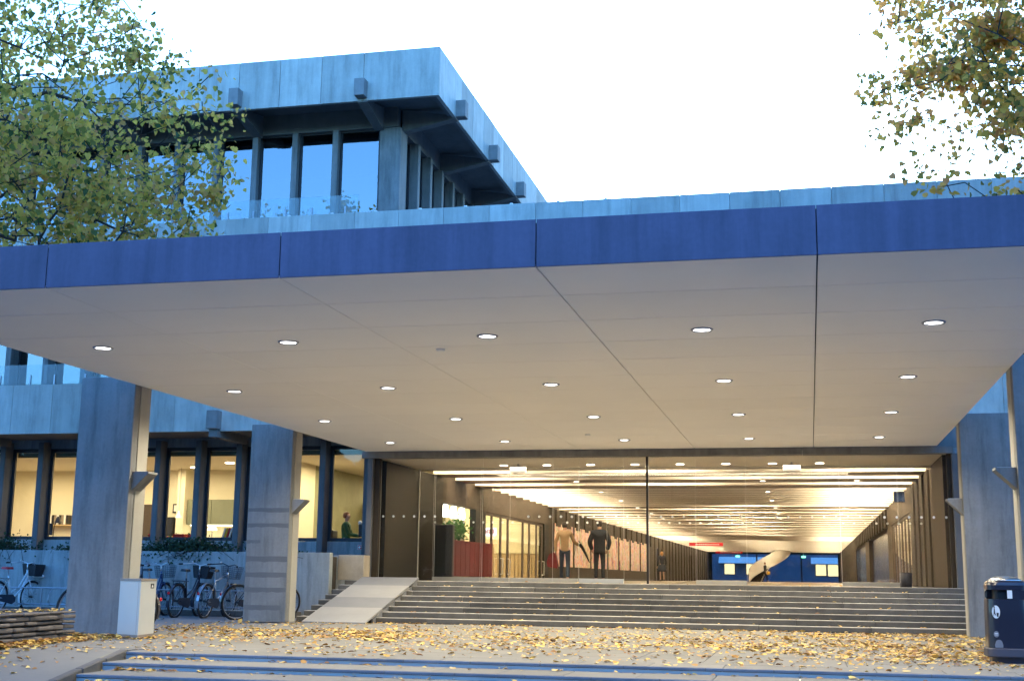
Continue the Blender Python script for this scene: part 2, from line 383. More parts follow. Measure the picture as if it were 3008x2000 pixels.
# leaf clouds ------------------------------------------------------
LEAF = np.array([(0, 0, 0), (.34, -.06, .05), (.50, .30, .09), (.30, .68, .06), (0, 1, -.04), (-.30, .68, .06), (-.50, .30, .09), (-.34, -.06, .05), (0, .45, 0)], float)
LEAFF = [(0, 1, 2, 8), (8, 2, 3, 4), (0, 8, 6, 7), (8, 4, 5, 6)]
def leaf_mesh(name, pos, size, nrm, rng, mat, droop=None):
    """pos (n,3), size (n,), nrm (n,3): heart-shaped folded leaves as one mesh"""
    n = len(pos); nrm = nrm/np.linalg.norm(nrm, axis=1, keepdims=True)
    t = rng.normal(size=(n, 3))
    if droop is not None: t = t*.55+np.array(droop)
    t -= nrm*(t*nrm).sum(1, keepdims=True); t /= np.linalg.norm(t, axis=1, keepdims=True)
    b = np.cross(nrm, t)
    curl = rng.uniform(.4, 2.2, size=(n, 1, 1))
    P = pos[:, None, :]+size[:, None, None]*(LEAF[None, :, 0:1]*b[:, None, :]+(LEAF[None, :, 1:2])*t[:, None, :]+curl*LEAF[None, :, 2:3]*nrm[:, None, :])
    V = P.reshape(-1, 3); k = len(LEAF)
    F = (np.arange(n)[:, None, None]*k+np.array(LEAFF)[None]).reshape(-1, 4)
    me = bpy.data.meshes.new(name); me.vertices.add(len(V)); me.vertices.foreach_set('co', V.ravel())
    me.loops.add(F.size); me.loops.foreach_set('vertex_index', F.ravel().astype(np.int32))
    me.polygons.add(len(F)); me.polygons.foreach_set('loop_start', np.arange(0, F.size, 4, dtype=np.int32))
    try: me.polygons.foreach_set('loop_total', np.full(len(F), 4, dtype=np.int32))
    except Exception: pass
    me.update(calc_edges=True); me.validate(); me.materials.append(MATS[mat]); return me

# ================================================================== GROUND
g = MB()
g.add([(-600, 14.8, -.012), (600, 14.8, -.012), (600, 900, -.012), (-600, 900, -.012)], [(0, 1, 2, 3)])
g.add([(-600, 9, -.012), (-10.35, 9, -.012), (-10.35, 14.8, -.012), (-600, 14.8, -.012)], [(0, 1, 2, 3)])
g.add([(-600, -600, -.58), (600, -600, -.58), (600, 14.2, -.58), (-600, 14.2, -.58)], [(0, 1, 2, 3)])
tag(g.build('ground', 'asphalt'), kind='structure')

# plaza paving: every slab its own block
plaza = tag(empty('plaza_paving', (-3, 20, 0)), kind='structure')
SL = .82
for i in range(18):
    for j in range(14):
        x0 = -10.28+i*SL; y0 = 15.17+j*SL
        y1 = min(y0+SL, 25.5)
        if y1-y0 < .1: continue
        dz = random.uniform(-.0022, 0)
        d, c = span(x0+.004, x0+SL-.004, y0+.004, y1-.004, -.05, dz)
        piece('paving_slab', (d[0], d[1], .05), (c[0], c[1], dz-.025), 'slab', plaza, .004)

# foreground steps going down towards the camera
fst = tag(empty('front_steps', (-2, 14.5, 0)), kind='structure')
EY, SD, SH, KS = 14.55, .80, .074, .20
core = MB()
for k in range(7):
    ye, z = EY-SD*k, -SH*k
    XL = -8.19+KS*SD*k
    core.box(XL, 5, ye+.005, ye+SD+.1, z-SH-.02, z-.039)
    off = random.uniform(0, .5); x = XL
    while x < 4.6:
        L_ = random.uniform(.72, .92) if x > XL+.01 else .5+off
        d, c = span(x+.004, x+L_-.004, ye, ye+SD+.01, z-.038, z)
        piece('tread_slab', (round(d[0], 2), d[1], d[2]), (c[0], c[1], c[2]+random.uniform(-.003, 0)), 'slab', fst, .006)
        x += L_
    x = XL
    while x < 4.6:
        L_ = random.uniform(.5, .85)
        d, c = span(x+.004, x+L_-.004, ye+.008+random.uniform(0, .006), ye+.13, z-SH+.003, z-.044)
        piece('riser_block', (round(d[0], 2), d[1], d[2]), c, 'nosing_stone', fst, .004)
        x += L_
    x = XL
    while x < 4.6:          # slate nosing on the edge of every tread
        L_ = random.uniform(.7, .95)
        d, c = span(x+.004, x+L_-.004, ye-.012, ye-.0005, z-.036, z-.003)
        piece('nosing_strip', (round(d[0], 2), d[1], d[2]), c, 'nosing_stone', fst, .004)
        x += L_
core.build('mortar_core', 'mortar', fst)
k_ = 0
yy = EY+.12
while yy > 9.6:
    z = -SH*max(0, (EY-yy))/SD
    piece('kerb_stone', (.10, .74, .22), (-8.26+KS*max(0, EY-yy+.37), yy-.37, z-.106-.37*SH/SD*.5), 'kerb_dark', fst, .012, (math.atan2(SH, SD), 0, math.atan(KS))); yy -= .75
ramp = MB(); ramp.add([(-10.35, EY+.6, -.002), (-8.335, EY+.6, -.002), (-8.335, EY, -.004), (-10.35, EY, -.004), (-8.335+KS*(EY-9.7), 9.7, -SH*(EY-9.7)/SD), (-10.35, 9.7, -SH*(EY-9.7)/SD)], [(3, 2, 1, 0), (5, 4, 2, 3)])
tag(ramp.build('sloped_path', 'slab'), kind='structure')

# entrance steps: eight courses of long stone blocks
est = tag(empty('entrance_steps', (-4, 26.8, 0)), kind='structure')
SY, ST, SR, NS = 25.38, .40, .1055, 8
core = MB()
for k in range(NS):
    y0 = SY+ST*k; z0 = SR*k
    core.box(-10.42, 3.25, y0+.03, 29.2, z0-.02, z0+SR-.012)
    x = -10.45-random.uniform(0, .9)
    while x < 3.27:
        L_ = random.uniform(1.3, 2.5); a = max(x, -10.45); b_ = min(x+L_, 3.28)
        if b_-a > .15:
            d, c = span(a+.003, b_-.003, y0+random.uniform(0, .012), y0+ST+.06, z0+.002, z0+SR+random.uniform(-.003, .001))
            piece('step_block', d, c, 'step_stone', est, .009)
        x += L_
core.build('step_core', 'joint_dark', est)
x = -10.6
while x < 2.95:
    d, c = span(x+.003, min(x+1.17, 3.0)-.003, SY+ST*NS+.003, 28.88, .70, .842); piece('landing_slab', d, c, 'slab', est, .005); x += 1.17

# sloping ramp laid over the left of the steps
wr = tag(empty('wheel_ramp', (-9.4, 24.7, 0)), 'pale concrete wheel ramp laid over the left end of the entrance steps', 'ramp')
Y0, Z0, Y1, Z1 = 24.72, .012, 28.30, .905
cuts = [0, .30, .52, .80, 1.0]
for i in range(4):
    a, b = cuts[i], cuts[i+1]
    ya, yb = Y0+(Y1-Y0)*a+.004, Y0+(Y1-Y0)*b-.004; za, zb = Z0+(Z1-Z0)*a, Z0+(Z1-Z0)*b
    x0, x1 = -10.06, -8.70
    MB().hexa([(x0, ya, za-.012), (x1, ya, za-.012), (x1, yb, zb-.05), (x0, yb, zb-.05), (x0, ya, za+.012), (x1, ya, za+.012), (x1, yb, zb+.012), (x0, yb, zb+.012)]).build('ramp_plate', 'ramp_dark' if i == 1 or i == 3 else 'ramp_light', wr)
MB().hexa([(-10.06, 25.2, 0), (-10.02, 25.2, 0), (-10.02, 28.25, 0), (-10.06, 28.25, 0), (-10.06, 25.2, .08), (-10.02, 25.2, .08), (-10.02, 28.25, .83), (-10.06, 28.25, .83)]).build('ramp_side', 'ramp_dark', wr)
MB().hexa([(-8.74, 25.2, 0), (-8.70, 25.2, 0), (-8.70, 28.25, 0), (-8.74, 28.25, 0), (-8.74, 25.2, .08), (-8.70, 25.2, .08), (-8.70, 28.25, .83), (-8.74, 28.25, .83)]).build('ramp_side', 'ramp_dark', wr)

# ================================================================== BUILDING
bd = tag(empty('concrete_building', (-4, 29, 0)), 'long concrete and glass building with stacked panel bands and a corner storey', 'building')
def part(mb, name, mat, par=None): return mb.build(name, mat, par or bd)
MOD = 1.168
GX = lambda k: -14.45+MOD*k                     # joints of the panel grid
def band(x0k, x1k, y, z0, z1, skip=()):
    for k in range(x0k, x1k):
        d, c = span(GX(k)+.0035, GX(k+1)-.0035, y, y+.10, z0, z1)
        dy = random.uniform(0, .008)
        piece('facade_panel', (round(d[0], 3), .10, d[2]), (c[0], c[1]+dy, c[2]), 'panel', bd, .005)
def block_front(x, y, z): 
    piece('beam_end', (.29, .34, .46), (x, y-.10, z+.23), 'block', bd, .008)
# bands and slabs
band(-10, 4, 29.35, 4.46, 5.75)                  # first band, left wing
band(15, 26, 29.35, 4.46, 5.75)                  # first band, right wing
band(-10, 26, 29.30, 8.70, 9.945)                 # parapet over the second storey
part(MB().box(-26.2, 15.9, 29.45, 31.6, 4.50, 4.62).box(-26.2, 15.9, 29.455, 29.7, 4.62, 5.70), 'overhang_slab', 'beam_concrete')
part(MB().box(-26.2, 15.9, 29.41, 31.4, 8.60, 8.74).box(-26.2, 15.9, 29.42, 29.7, 8.74, 9.935), 'overhang_slab', 'beam_concrete')
part(MB().box(-26.2, 15.9, 29.70, 131, 9.60, 9.72), 'roof_deck', 'beam_concrete')
for k in (-9, -6, -3, 0): 
    block_front(GX(k), 29.35, 4.50); 
    part(MB().box(GX(k)-.11, GX(k)+.11, 29.2, 31.0, 4.30, 4.499), 'cantilever_beam', 'beam_concrete')
for k in (18, 21, 24): block_front(GX(k), 29.35, 4.50)
# roof clips on the parapet
for k in range(0, 9): piece('parapet_clip', (.07, .06, .035), (GX(k)+.55, 29.34, 9.957), 'sign_white', bd, .004)
# third storey: fascia, corner return, coffered overhang
FZ0, FZ1 = 13.03, 14.35
XC, YC = -8.90, 29.60
for k in range(-10, 3): 
    piece('facade_panel', (MOD-.012, .10, FZ1-FZ0), (GX(k)+MOD/2, YC+.05+random.uniform(0, .006), (FZ0+FZ1)/2), 'panel', bd, .005)
d, c = span(GX(3)+.006, XC, YC, YC+.10, FZ0, FZ1); piece('facade_panel', d, c, 'panel', bd, .005)
ys = [YC+.104, 31.79, 33.03, 34.26, 35.5, 36.75, 38.0, 39.25, 40.5, 41.75, 43.0, 44.3, 45.5]
for a, b in zip(ys, ys[1:]):
    d, c = span(XC-.10, XC, a+.006, b-.006, FZ0, FZ1); piece('facade_panel', d, (c[0]+random.uniform(-.006, 0), c[1], c[2]), 'panel', bd, .005)
for k in (-9, -6, -3, 0, 3): piece('beam_end', (.28, .34, .46), (GX(k)-.02, YC-.10, 13.32), 'block', bd, .008)
for y in (31.36, 35.03, 38.66, 42.3): piece('beam_end', (.34, .30, .46), (XC+.10, y, 13.27), 'block', bd, .008)
part(MB().box(-26.2, XC-.11, YC+.11, 45.4, 13.36, 13.6), 'soffit_slab', 'beam_concrete')
part(MB().box(-26.2, XC-.12, YC+.10, YC+.22, 13.06, 13.36).box(XC-.22, XC-.11, YC+.23, 45.4, 13.06, 13.36), 'edge_beam', 'beam_concrete')
part(MB().box(-26.2, -10.45, 31.0, 31.5, 12.80, 13.358).box(-10.9, -10.40, 31.51, 45.4, 12.80, 13.357), 'window_head_beam', 'beam_concrete')
def cant_y(x): part(MB().hexa([(x-.13, YC+.02, 13.0), (x+.13, YC+.02, 13.0), (x+.13, 30.998, 12.72), (x-.13, 30.998, 12.72), (x-.13, YC+.02, 13.07), (x+.13, YC+.02, 13.07), (x+.13, 30.998, 13.355), (x-.13, 30.998, 13.355)]), 'cantilever_beam', 'beam_concrete')
def cant_x(y): part(MB().hexa([(-10.398, y-.13, 12.72), (XC-.02, y-.13, 13.0), (XC-.02, y+.13, 13.0), (-10.398, y+.13, 12.72), (-10.398, y-.13, 13.355), (XC-.02, y-.13, 13.07), (XC-.02, y+.13, 13.07), (-10.398, y+.13, 13.355)]), 'cantilever_beam', 'beam_concrete')
for k in (-9, -6, -3, 0, 3): cant_y(GX(k)-.02)
for y in (31.36, 35.03, 38.66, 42.3): cant_x(y)
part(MB().box(-10.95, -10.36, 31.02, 31.62, 9.72, 12.80, .02), 'corner_column', 'column')
part(MB().box(-26.2, -10.5, 36.5, 45, 9.73, 13.35).box(-26.2, -10.6, 31.3, 36.4, 9.725, 9.76), 'room_core', 'dark_room')

def window(x0, x1, y, z0, z1, pane_mat, fw=.05, dirx=False):
    f = MB()
    def bx(a0, a1, b0, b1):
        if dirx: f.box(y, y+.07, a0, a1, b0, b1)
        else: f.box(a0, a1, y, y+.07, b0, b1)
    bx(x0, x0+fw, z0, z1); bx(x1-fw, x1, z0, z1); bx(x0+fw, x1-fw, z0, z0+fw); bx(x0+fw, x1-fw, z1-fw, z1)
    o = part(f, 'window', 'window_frame')
    p = MB()
    a0, a1, b0, b1 = x0+fw+.001, x1-fw-.001, z0+fw+.001, z1-fw-.001
    if dirx: p.box(y+.03, y+.04, a0, a1, b0, b1)
    else: p.box(a0, a1, y+.03, y+.04, b0, b1)
    p.build('pane', pane_mat, o); return o
FX = lambda k: -14.52+MOD*k
FW = .165
# third storey windows
for k in range(-9, 4):
    x = FX(k)
    if k < 3: part(MB().box(x-FW/2, x+FW/2, 30.93, 31.22, 9.72, 12.798, .01), 'window_fin', 'column')
    if k < 3: window(x+FW/2, FX(k+1)-FW/2 if k < 2 else -10.952, 31.10, 9.9, 12.798, 'glass_coated', .05)
part(MB().box(-26.2, -10.96, 31.16, 31.24, 9.73, 9.895), 'window_sill', 'wall_concrete')
for j in range(10):
    y = 32.55+j*1.19
    part(MB().box(-10.75, -10.30, y-.10, y+.10, 9.73, 12.796, .01), 'window_fin', 'column')
    window((31.63 if j == 0 else y-1.19+.102), y-.102, -10.62, 9.9, 12.796, 'glass_coated', dirx=True)
# glass balustrade behind the parapet
bal = tag(empty('glass_balustrade', (-13, 29.6, 9.94)), 'clear glass balustrade on the parapet in front of the upper windows', 'balustrade')
for i in range(6):
    x1 = -10.98-i*1.62
    MB().box(x1-1.60, x1, 29.62, 29.632, 9.99, 10.52).build('glass_panel', 'glass_rail', bal)
    for q in (.35, 1.25): MB().box(x1-q-.02, x1-q+.02, 29.60, 29.645, 9.9, 10.22).build('clamp', 'steel_dull', bal)
bal2 = tag(empty('glass_balustrade', (-20, 29.6, 5.75)), 'clear glass balustrade on the first panel band at the left edge', 'balustrade')
for i in range(5):
    x1 = -16.4-i*1.62
    MB().box(x1-1.60, x1, 29.62, 29.632, 5.80, 6.33).build('glass_panel', 'glass_rail', bal2)
    for q in (.35, 1.25): MB().box(x1-q-.02, x1-q+.02, 29.60, 29.645, 5.7, 6.05).build('clamp', 'steel_dull', bal2)
# second storey windows (mostly behind the canopy)
for k in list(range(-9, 4))+list(range(15, 25)):
    x = FX(k)
    part(MB().box(x-FW/2, x+FW/2, 30.78, 31.22, 4.622, 8.598, .01), 'window_fin', 'column')
    window(x+FW/2, FX(k+1)-FW/2, 31.15, 5.72, 8.598, 'glass_coated')
part(MB().box(-26.2, 15.9, 31.25, 31.35, 4.622, 5.715), 'window_sill', 'wall_concrete')
part(MB().box(-26.2, 15.9, 33.5, 33.6, 4.63, 8.59).box(-9.7, 2.6, 30.9, 31.0, 4.63, 8.59), 'room_core', 'dark_room')
# ground floor windows: left wing k=-9..2, right wing k=15..
for k in range(-9, 4):
    x = FX(k) if k < 3 else -11.0
    if k < 3: window(x+FW/2, (FX(k+1)-FW/2) if k < 2 else -11.05, 31.28, 1.80, 4.26, 'glass_clear', .085)
    part(MB().box(x-FW/2 if k < 3 else -11.05, x+FW/2 if k < 3 else -10.86, 30.92, 31.36, .9, 4.42, .012), 'window_fin', 'fin_dark')
part(MB().box(-26.2, -10.86, 31.26, 31.38, 0, 1.795).box(-26.2, -10.3, 31.27, 31.42, 4.265, 4.499), 'window_sill', 'wall_concrete')
for k in range(-9, 3):
    piece('head_strip', (.95, .10, .17), (FX(k)+MOD/2, 31.50, 4.13), 'olive_board', bd, .01)  # dark olive strip across the head of each window, behind the pane
for k in range(15, 25):
    x = FX(k); part(MB().box(x-FW/2, x+FW/2, 30.86, 31.36, .9, 4.42, .012), 'window_fin', 'column')
    window(x+FW/2, FX(k+1)-FW/2, 31.28, 1.80, 4.26, 'glass_coated', .06)
    for q in range(24): 
        if k < 18: piece('blind_slat', (MOD-FW-.2, .05, .012), (x+MOD/2, 31.50, 1.98+q*.09), 'window_frame', bd, .002, (R(30), 0, 0))
part(MB().box(3.3, 15.9, 31.37, 31.45, 0, 1.795).box(3.05, 15.9, 31.27, 31.42, 4.265, 4.499), 'window_sill', 'wall_concrete')
part(MB().box(3.3, 15.9, 33.5, 33.6, 0, 4.4).box(3.3,15.9,31.45,33.5,.9,1.0), 'room_core', 'dark_room')
# left end wall so no light leaks in
part(MB().box(-26.35, -26.21, 29.5, 60, 0, 13.6), 'end_wall', 'wall_concrete')
part(MB().box(15.91, 16.05, 29.5, 131, 0, 9.6), 'end_wall', 'wall_concrete')

# entrance: lintel, jambs, returns
for a, b in ((-10.32, -6.9), (-6.895, -3.5), (-3.495, -.1), (-.095, 3.06)):
    d, c = span(a, b, 28.70, 28.98, 3.685, 3.836); piece('lintel_stone', d, c, 'lintel', bd, .008)
part(MB().box(-10.32, 3.3, 28.99, 31.0, 3.84, 4.499), 'lintel_core', 'beam_concrete')
part(MB().box(-10.18, -10.04, 28.72, 29.0, .845, 3.684, .012), 'door_jamb', 'fin_dark')
part(MB().box(-10.04, -9.90, 28.84, 29.02, .845, 3.684, .006), 'door_jamb', 'pilaster')
part(MB().box(2.93, 3.02, 28.84, 29.02, .845, 3.684, .006), 'door_jamb', 'pilaster')
part(MB().box(3.02, 3.20, 28.72, 29.0, 0, 3.684, .012), 'door_jamb', 'fin_dark')
part(MB().box(-10.17, -10.05, 29.021, 31.25, .0, 3.838), 'return_wall', 'wall_concrete')
part(MB().box(-10.859, -10.05, 31.255, 31.40, .0, 4.26), 'return_wall', 'wall_concrete')
part(MB().box(3.10, 3.26, 29.01, 31.26, .0, 4.26), 'return_wall', 'wall_concrete')
part(MB().box(-10.66, -10.03, 28.28, 28.70, .843, 1.41, .01), 'low_plinth', 'warm_block')
part(MB().box(-10.85, -10.30, 28.285, 28.70, .0, .84).box(-10.95, -10.665, 28.3, 28.7, .84, 1.40), 'low_plinth', 'wall_concrete')

# ---- hall shell
HX0, HX1, HZ, HC = -9.80, 2.86, .84, 3.64
part(MB().box(-16.5, 9.0, 28.89, 131, .70, .838), 'hall_floor', 'hall_floor')
part(MB().box(-9.95, 3.05, 28.99, 31.9, 3.68, 3.80), 'vestibule_ceiling', 'vest_ceiling')
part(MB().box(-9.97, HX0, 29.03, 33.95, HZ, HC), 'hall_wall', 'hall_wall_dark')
part(MB().box(-9.97, HX0, 33.951, 130, 2.95, 4.45), 'hall_wall', 'hall_wall')
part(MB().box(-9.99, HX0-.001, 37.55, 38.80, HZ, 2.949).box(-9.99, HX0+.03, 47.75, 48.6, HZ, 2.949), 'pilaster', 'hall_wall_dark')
part(MB().box(-9.98, HX0-.003, 48.601, 84, HZ, 2.949).box(-9.98, HX0-.003, 88, 108, HZ, 2.949).box(-9.98, HX0-.003, 111, 130, HZ, 2.949), 'hall_wall', 'hall_wall')
part(MB().box(HX1, 3.03, 29.03, 38.8, HZ, 4.45), 'hall_wall', 'hall_wall')
part(MB().box(HX1, 3.03, 38.801, 130, 2.95, 4.45), 'hall_wall', 'hall_wall')
part(MB().box(HX1+.002, 3.03, 47.5, 50, HZ, 2.949).box(HX1+.002, 3.03, 66, 70, HZ, 2.949).box(HX1+.002, 3.03, 92, 130, HZ, 2.949), 'hall_wall', 'hall_wall')
for y in np.arange(50, 128, 2.23):
    for x, s in ((HX0, 1), (HX1, -1)):
        d, c = span(min(x, x+s*.07), max(x, x+s*.07), y, y+.9, 2.96 if y < 82 else HZ+.01, HC-.002)
        piece('pilaster', d, c, 'pilaster', bd, .01)
for y in (32.3, 33.9, 35.4, 36.9): 
    d, c = span(HX1-.05, HX1, y, y+.7, HZ+.01, HC-.002); piece('pilaster', d, c, 'pilaster', bd, .01)
# ceiling: timber-brown beams with lit slots between them
part(MB().box(-9.97, 3.03, 31.0, 130, 4.45, 4.55), 'slot_ceiling', 'slot_white')
PER = 2.23
def lamp_strip(x0, x1, y):
    d, c = span(x0, x1, y+.05, y+.13, 4.20, 4.26); piece('slot_lamp', (round(d[0], 2), d[1], d[2]), c, 'slot_lamp', bd, .003)
def beam(y0, y1): 
    d, c = span(HX0+.001, HX1-.001, y0, y1, HC, 4.449); piece('ceiling_beam', (d[0], round(d[1], 3), d[2]), c, 'hall_beam', bd, .006)
    d, c = span(HX0+.002, HX1-.002, y0-.012, y0-.001, HC+.006, 4.448); piece('slot_lining', (d[0], d[1], d[2]), c, 'slot_white', bd, .001)
beam(31.72, 31.90)
nslot = 0
for k in range(45):
    y = 31.90+PER*k
    if y > 127: break
    if 3 <= k < 7 or 22 <= k < 26:
        for q in (0, 1):
            lamp_strip(-9.7, -7.6, y+q*PER/2); lamp_strip(.6, 2.75, y+q*PER/2)
            beam(y+PER/2*(q+1)-.05, y+PER/2*(q+1))
    else:
        lamp_strip(-9.7, -7.5, y); lamp_strip(.4, 2.75, y)
        if k % 2 == 0: lamp_strip(-4.9, -3.0, y)
        else: lamp_strip(-3.0, -1.3, y)
        beam(y+1.05, y+PER)
# downlights in the vestibule and hall ceilings
for i in range(8):
    x = -7.34+i*1.09
    MB().lathe([(.10, 0), (.10, .006)], 14, (x, 30.8, 3.668)).build('ceiling_light', 'hall_spot', bd)
for k in range(1, 12, 2):
    for x in (-6.4, -1.2, 1.3):
        MB().lathe([(.07, 0), (.07, .006)], 10, (x, 31.9+PER*k+1.6, HC-.008)).build('ceiling_light', 'hall_spot', bd)
area('vestibule_light', (-3.5, 30.5, 3.6), 9, 380, (1, .82, .56), bd, size_y=.6)
# far end: glazed wall onto the courtyard
o = part(MB().box(HX0, HX1, 130, 130.1, 3.5, 4.45).box(HX0, HX0+.3, 130, 130.1, HZ, 3.499).box(-5.2, -5.05, 130, 130.1, HZ, 3.499).box(-.9, -.75, 130, 130.1, HZ, 3.499).box(HX1-.2, HX1, 130, 130.1, HZ, 3.499), 'end_frame', 'window_frame')
MB().box(HX0+.31, HX1-.21, 130.04, 130.05, HZ+.01, 3.49).build('pane', 'glass_clear', o)
# rooms left of the hall
part(MB().box(-26.2, -12.4, 31.39, 37.3, 1.03, 1.15), 'office_floor', 'office_floor')
part(MB().box(-26.2, -9.98, 31.43, 48.7, 4.16, 4.25), 'office_ceiling', 'office_ceiling')
part(MB().box(-26.2, -14.31, 37.2, 37.3, 1.15, 4.159).box(-26.2, -26.1, 31.45, 37.19, 1.15, 4.158).box(-14.40, -14.31, 33.6, 35.8, 1.15, 4.158).box(-19.2, -18.95, 36.6, 37.19, 1.15, 4.157), 'office_wall', 'office_wall')
part(MB().box(-14.40, -14.312, 35.81, 37.19, 1.15, 4.156).box(-14.304, -14.29, 37.3, 40.19, .84, 4.156).box(-14.28, -10.9, 40.2, 40.3, .84, 3.35), 'office_wall', 'green_wall')
part(MB().box(-10.85, -10.4, 37.9, 38.3, .84, 4.157), 'office_pillar', 'cream')
part(MB().box(-14.2, -9.99, 48.65, 48.75, .84, 4.157).box(-14.42, -14.305, 37.31, 48.6, .84, 4.157), 'office_wall', 'cream')
# wooden slat cladding on the shop's back wall
for i in range(24):
    d, c = span(-14.15+i*.17, -14.15+i*.17+.15, 48.58, 48.645, .85, 1.85); piece('cladding_board', d, c, 'wood_panel', bd, .006)
part(MB().box(-14.15, -9.99, 48.55, 48.648, 1.86, 1.90), 'cladding_rail', 'cream')
# glazed doors 38.8 .. 47.7 on the left of the hall
ms = [38.82, 39.77, 41.0, 42.04, 44.36, 45.45, 46.70, 47.73]
for a, b in zip(ms, ms[1:]):
    f = MB().box(HX0-.09, HX0-.03, a, a+.06, HZ+.001, 2.945).box(HX0-.09, HX0-.03, b-.06, b-.001, HZ+.001, 2.945).box(HX0-.088, HX0-.032, a+.06, b-.06, 2.86, 2.944).box(HX0-.088, HX0-.032, a+.06, b-.06, HZ+.002, HZ+.10)
    dr = part(f, 'glass_door', 'brown_dark')
    MB().box(HX0-.065, HX0-.055, a+.06, b-.06, HZ+.101, 2.859).build('pane', 'glass_clear', dr)
    if a in (41.0, 46.70) or a == 39.77:
        MB().tube([(HX0+.0, b-.2, 1.55), (HX0+.08, b-.2, 1.55), (HX0+.08, b-.2, 1.05), (HX0+.0, b-.2, 1.05)], .018, 6).build('handle', 'steel', dr)
# right side glazing
ms = [38.85, 40.3, 41.7, 43.1, 44.5, 45.9, 47.4]
for a, b in zip(ms, ms[1:]):
    f = MB().box(HX1+.03, HX1+.09, a, a+.06, HZ+.001, 2.945).box(HX1+.03, HX1+.09, b-.06, b-.001, HZ+.001, 2.945).box(HX1+.032, HX1+.088, a+.06, b-.06, 2.86, 2.944)
    dr = part(f, 'glass_door', 'brown_dark'); MB().box(HX1+.055, HX1+.065, a+.06, b-.06, HZ+.01, 2.859).build('pane', 'glass_clear', dr)
part(MB().box(6.0, 6.1, 38.8, 66, HZ, 4.2).box(3.04, 6.0, 38.7, 38.8, HZ, 4.2).box(3.04, 6, 48.2, 48.3, HZ, 4.2).box(3.04, 6.1, 38.7, 66, 4.2, 4.3), 'office_wall', 'cream')
for i in range(14): piece('book_case', (.5, .05, 1.9), (5.6, 39.2+i*.62, HZ+.96), 'wood_panel' if i % 3 else 'brown_dark', bd, .005)
area('side_room_light', (4.4, 43, 4.1), 2.5, 400, (1, .78, .35), bd, size_y=7)
part(MB().box(3.031, 3.05, 70, 92, HZ, 2.949), 'side_glazing', 'blue_screen')
part(MB().box(3.031, 3.05, 50, 66, HZ, 2.949), 'side_glazing', 'blue_screen')
part(MB().box(-10.05, -9.985, 84, 88, HZ, 2.949).box(-10.05, -9.985, 108, 111, HZ, 2.949), 'side_glazing', 'blue_screen')

# ================================================================== CANOPY
cn = tag(empty('entrance_canopy', (-3.74, 20, 0)), 'wide flat entrance canopy with blue metal fascia, pale panelled underside and round downlights', 'canopy')
CX = [-10.22, -7.655, -5.055, -2.45, .145, 2.74]; CY0, CY1, CZ, CT = 11.465, 28.69, 3.842, 4.305
for a, b in zip(CX, CX[1:]):
    d, c = span(a+.004, b-.004, CY0, CY0+.014, CZ-.004, CT); piece('fascia_panel', d, c, 'fascia', cn, .004)
ROW = 1.335
rows = [CY0+.012]+[12.73+ROW*j for j in range(12)]+[CY1]
for y0, y1 in zip(rows, rows[1:]):
    for i, (a, b) in enumerate(zip(CX, CX[1:])):
        gl, gr = (.007 if i in (3, 4) else .005), (.007 if i in (2, 3) else .005)
        d, c = span(a+gl, b-gr, y0+.008, y1-.008, CZ, CZ+.025); piece('soffit_panel', tuple(round(q, 3) for q in d), c, 'soffit', cn, .002)
for x, s in ((CX[0], 1), (CX[-1], -1)):
    yy = CY0+.056
    while yy < CY1-.1:
        y2 = min(yy+2.6, CY1); d, c = span(min(x, x+s*.05), max(x, x+s*.05), yy, y2-.006, CZ+.027, CT); piece('fascia_panel', d, c, 'fascia', cn, .004); yy = y2
MB().box(CX[0]+.055, CX[-1]-.055, CY0+.056, CY1-.01, CZ+.04, CT-.02).build('canopy_core', 'joint_dark', cn)
LX = [-8.959+2.6*i for i in range(5)]; LY = [14.812+3.978*j for j in range(4)]
for j, y in enumerate(LY):
    for i, x in enumerate(LX):
        rg = MB().ring((x, y, CZ-.003), (0, 0, 1), .118, .016, 28, 6).build('downlight', 'steel_dull', cn)
        MB().lathe([(.101, 0), (.101, .003)], 28, (x, y, CZ-.004)).build('lens', 'downlight', rg)
        ld = bpy.data.lights.new('downlight_beam', 'SPOT'); ld.energy = 425*LAMP; ld.color = (1, .89, .66); ld.spot_size = R(150); ld.spot_blend = .8; ld.shadow_soft_size = .10
        lo = bpy.data.objects.new('downlight_beam', ld); COL.objects.link(lo); lo.parent = cn; lo.location = (x+3.74, y-20, CZ-.03)
for x, y in ((-4.58, 15.6), (-4.35, 25.6)):
    MB().lathe([(.05, -.03), (.06, -.012), (.06, -.001)], 14, (x, y, CZ)).build('smoke_detector', 'sign_white', cn)
def column(x0, x1, y, inner, stripes=False):
    c = MB().box(x0, x1, y, y+.17, 0, CZ-.002 if False else 4.0, .008).build('column', 'column', cn)
    MB().box(x0+.02, x1-.02, y+.17, y+.20, 0, 3.98).build('groove', 'joint_dark', c)
    MB().box(x0, x1, y+.20, y+.52, 0, 4.0, .008).build('rear_slab', 'column_rear', c)
    if stripes:
        for z0, z1, f in ((2.20, 2.28, 1), (1.89, 1.97, 1), (1.57, 1.63, .33), (1.195, 1.307, 1), (.89, .985, 1), (.594, .683, 1), (.239, .334, .9)):
            n = 9; xs = [x0+.012+(x1-x0-.024)*f*i/n for i in range(n+1)]
            poly = [(x, z1+random.uniform(-.004, .004)) for x in xs]+[(x, z0+random.uniform(-.012, .012)) for x in xs[::-1]]
            MB().prism_y(poly[::-1], y-.0015, y+.001).build('tape_mark', 'tape_stain', c)
    return c
column(-11.25, -10.30, 18.05, 1)
column(-11.22, -10.30, 24.45, 1, True)
column(2.73, 3.64, 18.05, -1)
column(2.73, 3.60, 24.40, -1)
